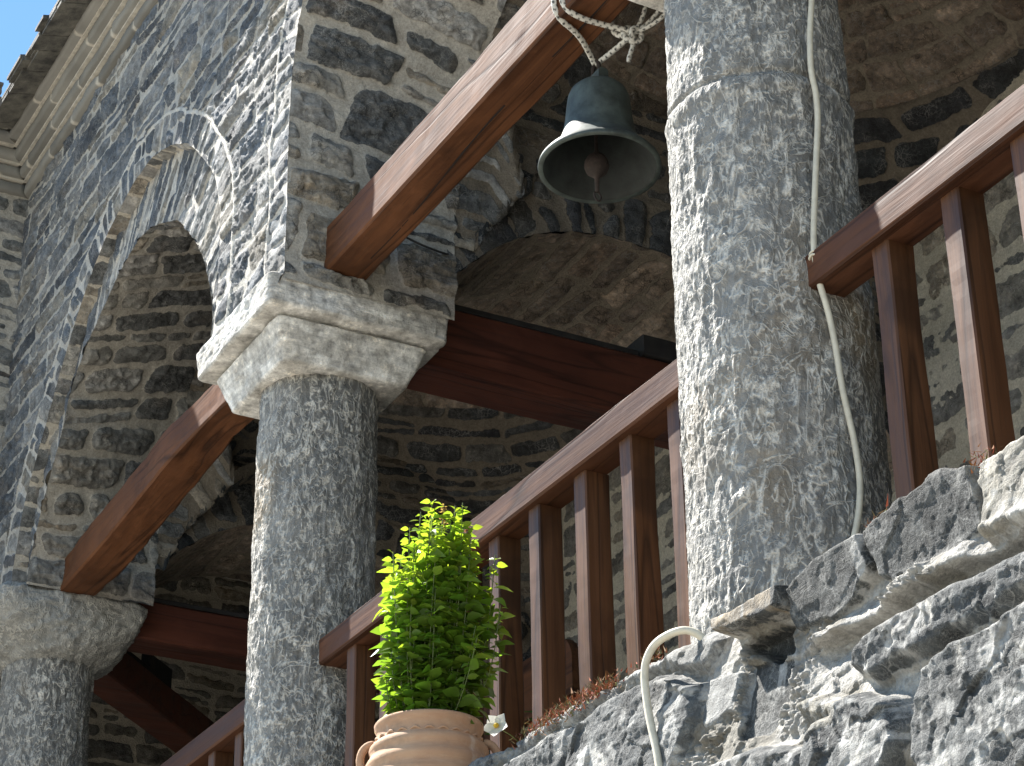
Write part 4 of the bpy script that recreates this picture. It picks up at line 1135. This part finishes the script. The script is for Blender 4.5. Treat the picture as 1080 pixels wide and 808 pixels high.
M_LEAF = mat_leaf('herb_leaf', .5)
M_STEM = mat_plain('green_stem', (.10, .13, .035), .6, .3, 60)
herb = empty('herb_plant', (PX, PY, PZ - .05), 'bushy bright green herb growing in the terracotta pot', 'plant')
R = np.random.default_rng(21)
V, F, C = [], [], []
SV, SF = [], []
def stem_into(p, r):
    p = np.asarray(p); b = len(SV); n = 5
    for i, q in enumerate(p):
        for j in range(n):
            a = 2 * PI * j / n; SV.append((q[0] + r * math.cos(a), q[1] + r * math.sin(a), q[2]))
    for i in range(len(p) - 1):
        for j in range(n): SF.append((b + i * n + j, b + i * n + (j + 1) % n, b + (i + 1) * n + (j + 1) % n, b + (i + 1) * n + j))
right = np.array([.875, -.484, 0]); fwd = np.array([.484, .875, 0])
tips = []
for k in range(88):
    a = R.uniform(0, 2 * PI); q = math.sqrt(R.random())
    ox, oy = q * math.cos(a), q * math.sin(a)
    # top profile of the bush: tallest a little right of the middle
    hmax = .635 - .15 * abs(ox - .18) ** 2.2 - .05 * oy * oy
    h = hmax * min(1.04, R.normal(.84, .13)) if k > 24 else hmax * R.uniform(.35, .75)
    spread = R.uniform(.70, 1.12) * (.155 if ox < 0 else .160) * (.8 + .35 * R.random())
    base = np.array([PX, PY, PZ - .05]) + (right * ox + fwd * oy) * .075
    tip = np.array([PX, PY, PZ - .05]) + (right * ox + fwd * oy) * spread + np.array([0, 0, h])
    tip = tip + right * .022
    mid = (base + tip) / 2 + (right * ox + fwd * oy) * .02 + R.normal(0, .008, 3)
    p = smooth_curve([base, mid, tip], 16)
    stem_into(p, .0014); tips.append(tip)
    Ls = arclen(p)[-1]; s = .06 if k > 5 else .03; ph = R.uniform(0, PI)
    while s < Ls:
        f = s / Ls; i = min(14, int(f * 15)); pos = p[i] + (p[i + 1] - p[i]) * (f * 15 - i)
        size = (.046 if f < .8 else .046 * (1.25 - f) / .45) * R.uniform(.5, 1.25)
        for sg in (0, PI):
            aa = ph + sg + R.normal(0, .35)
            d = np.array([math.cos(aa), math.sin(aa), R.uniform(-.25, .55)]); 
            g = R.random(); young = f > .78
            c = np.array((.085, .17, .022)) if not young else np.array((.15, .25, .035))
            c = c * R.uniform(.65, 1.35) * (1 + np.array((.25, 0, 0)) * g)
            leaf_into(V, F, C, pos + d * .004, d, np.array([R.normal(0, .6), R.normal(0, .6), 1.0]), size, size * R.uniform(.55, .7), np.clip(c, 0, 1), .3, R.uniform(.1, .5))
        ph += PI / 2 + R.normal(0, .25); s += R.uniform(.016, .026) * (1.1 if f < .7 else .7)
add_mesh('foliage', V, F, M_LEAF, herb, C, True)
add_mesh('stems', SV, SF, M_STEM, herb, None, True)
# flower spikes
for tip, n, cc in ((np.array([PX, PY, PZ]) + right * .005 + np.array([0, 0, .535]) + right * .03, 70, (.22, .16, .10)), (np.array([PX, PY, PZ]) + right * .098 + np.array([0, 0, .47]), 90, (.14, .07, .07))):
    V, F, C = [], [], []
    for i in range(n):
        f = i / n; pos = tip + np.array([R.normal(0, .005 * (1.2 - f)), R.normal(0, .005 * (1.2 - f)), f * .075])
        d = np.array([R.normal(), R.normal(), .6])
        leaf_into(V, F, C, pos, d, np.array([R.normal(0, .5), R.normal(0, .5), 1]), .010, .006, np.array(cc) * R.uniform(.6, 1.4))
    add_mesh('flower_spike', V, F, M_LEAF, herb, C, True)

# ------------------------------------------------------------------ white begonia behind the balusters
beg = empty('flowering_plant', (.14, -1.33, 0), 'low leafy plant with white yellow-centred flowers behind the balusters', 'plant')
V, F, C = [], [], []; SV, SF = [], []
for k in range(46):
    a = R.uniform(0, 2 * PI); q = R.random() ** .5
    base = np.array([.14, -1.33, .10]); pos = base + np.array([.13 * q * math.cos(a), .27 * q * math.sin(a), R.uniform(.02, .20)])
    stem_into(smooth_curve([base + (pos - base) * .1, base + (pos - base) * .6 + np.array([0, 0, .02]), pos], 8), .003)
    d = np.array([math.cos(a), math.sin(a), R.uniform(-.1, .7)])
    leaf_into(V, F, C, pos, d, np.array([R.normal(0, .4), R.normal(0, .4), 1]), R.uniform(.05, .09), R.uniform(.03, .05), np.array((.045, .10, .022)) * R.uniform(.7, 1.4))
add_mesh('foliage', V, F, M_LEAF, beg, C, True)
M_PETAL = mat_leaf('white_petal', .3, .5, (1, 1, 1))
M_YEL = mat_plain('yellow_stamen', (.70, .48, .04), .7, .2, 100)
for fc, nr, S_ in ((np.array([-.075, -1.415, .235]), np.array([-.7, -.6, .25]), 1.0), (np.array([.13, -1.375, .315]), np.array([-.5, -.6, .5]), .85)):
    stem_into(smooth_curve([np.array([.12, -1.33, .12]), (np.array([.10, -1.36, .2]) + fc) / 2, fc], 10), .0025)
    V, F, C = [], [], []
    nr = nr / np.linalg.norm(nr); s1 = np.cross(nr, [0, 0, 1.0]); s1 /= np.linalg.norm(s1); s2 = np.cross(nr, s1)
    for j in range(5):
        a = 2 * PI * j / 5 + .3
        d = s1 * math.cos(a) + s2 * math.sin(a) + nr * .25
        leaf_into(V, F, C, fc, d, nr, .040 * S_, .040 * S_, np.array((.80, .80, .74)), .15, -.1)
    fl = add_mesh('flower', V, F, M_PETAL, beg, C, True)
    lathe('flower_centre', [(.001, .008), (.006, .006), (.008, 0), (.004, -.005), (.001, -.006)], M_YEL, fl, fc + nr * .006, 12)
add_mesh('stems', SV, SF, M_STEM, beg, None, True)
lathe('pot', [(.001, .11), (.10, .11), (.115, .115), (.12, .11), (.105, .05), (.09, 0.002), (.001, .002)], M_TERRA, beg, (.14, -1.33, 0), 40)

# ------------------------------------------------------------------ bench behind the railing
bench = empty('wooden_bench', (.7, -.1, 0), 'dark red wooden bench standing behind the balusters', 'bench')
def rslat(name, x, z, y0, y1, h, th):
    n = 10; pts = [(y1, -h / 2), (y1, h / 2)]
    for i in range(n + 1):
        a = PI / 2 * i / n; pts.append((y0 + .09 - .09 * math.sin(a), h / 2 - .09 + .09 * math.cos(a)))
    pts.append((y0, -h / 2)); k = len(pts)
    V = [(x - th / 2, p[0], z + p[1]) for p in pts] + [(x + th / 2, p[0], z + p[1]) for p in pts]
    F = [tuple(range(k)), tuple(range(2 * k - 1, k - 1, -1))] + [(i, i + k, (i + 1) % k + k, (i + 1) % k) for i in range(k)]
    return add_mesh(name, V, F, M_BEAMY, bench, None, False)
rslat('backrest', .50, .70, -.86, .75, .20, .03)
hewn('seat', (.74, -.84, .44), (.74, .74, .44), .44, .035, M_WOODY, bench, amp=.001, seg=10)
for x in (.55, .93):
    for y in (-.78, .68):
        hewn('leg', (x, y, .002), (x, y, .43), .05, .05, M_WOODZ, bench, amp=.001, seg=6)
for y in (-.78, .68):
    hewn('back_post', (.535, y, .45), (.525, y, .79), .03, .05, M_WOODZ, bench, amp=.001, seg=6)

# ================================================================== light, sky, camera
SUN_AZ, SUN_EL = math.radians(20.5), math.radians(54)      # azimuth measured from +y towards -x
sdir = Vector((-math.sin(SUN_AZ) * math.cos(SUN_EL), math.cos(SUN_AZ) * math.cos(SUN_EL), math.sin(SUN_EL)))
sl = bpy.data.lights.new('sun', 'SUN'); sl.energy = 5.0; sl.angle = math.radians(.53); sl.color = (1, .955, .89)
so = bpy.data.objects.new('sun', sl); col.objects.link(so)
so.rotation_euler = (-sdir).to_track_quat('-Z', 'Y').to_euler(); so.location = (-10, 10, 20)
w = bpy.data.worlds.new('World'); scene.world = w; w.use_nodes = True
t = w.node_tree; t.nodes.clear()
sky = t.nodes.new('ShaderNodeTexSky'); sky.sky_type = 'NISHITA'; sky.sun_disc = False
sky.sun_elevation = SUN_EL; sky.sun_rotation = -SUN_AZ; sky.altitude = 300; sky.air_density = .9; sky.dust_density = .0; sky.ozone_density = .4
bg = t.nodes.new('ShaderNodeBackground'); bg.inputs[1].default_value = .078
wo = t.nodes.new('ShaderNodeOutputWorld')
hs = t.nodes.new('ShaderNodeHueSaturation'); hs.inputs['Hue'].default_value = .492; hs.inputs['Saturation'].default_value = 1.12
t.links.new(sky.outputs[0], hs.inputs['Color']); t.links.new(hs.outputs[0], bg.inputs[0]); t.links.new(bg.outputs[0], wo.inputs[0])

F_, PITCH, ROLL, YAW = 2390.7, math.radians(27.566), math.radians(-.846), math.radians(28.885)
cam = bpy.data.cameras.new('camera'); cam.sensor_width = 36; cam.lens = F_ / 1080 * 36; cam.clip_start = .05; cam.clip_end = 2000
cobj = bpy.data.objects.new('camera', cam); col.objects.link(cobj)
cy_, sy_ = math.cos(YAW), math.sin(YAW)
rt = Vector((cy_, -sy_, 0)); fh = Vector((sy_, cy_, 0)); up = Vector((0, 0, 1))
fw = fh * math.cos(PITCH) + up * math.sin(PITCH); cu = up * math.cos(PITCH) - fh * math.sin(PITCH)
# roll
cr_, sr_ = math.cos(ROLL), math.sin(ROLL)
xa = rt * cr_ + cu * sr_; ya = cu * cr_ - rt * sr_
cobj.matrix_world = Matrix(((xa.x, ya.x, -fw.x, -2.7928), (xa.y, ya.y, -fw.y, -6.4516), (xa.z, ya.z, -fw.z, -1.7293), (0, 0, 0, 1)))
scene.camera = cobj
scene.view_settings.view_transform = 'Standard'; scene.view_settings.look = 'None'; scene.view_settings.gamma = 1
scene.view_settings.exposure = 1.72
scene.cycles.max_bounces = 8; scene.cycles.diffuse_bounces = 5
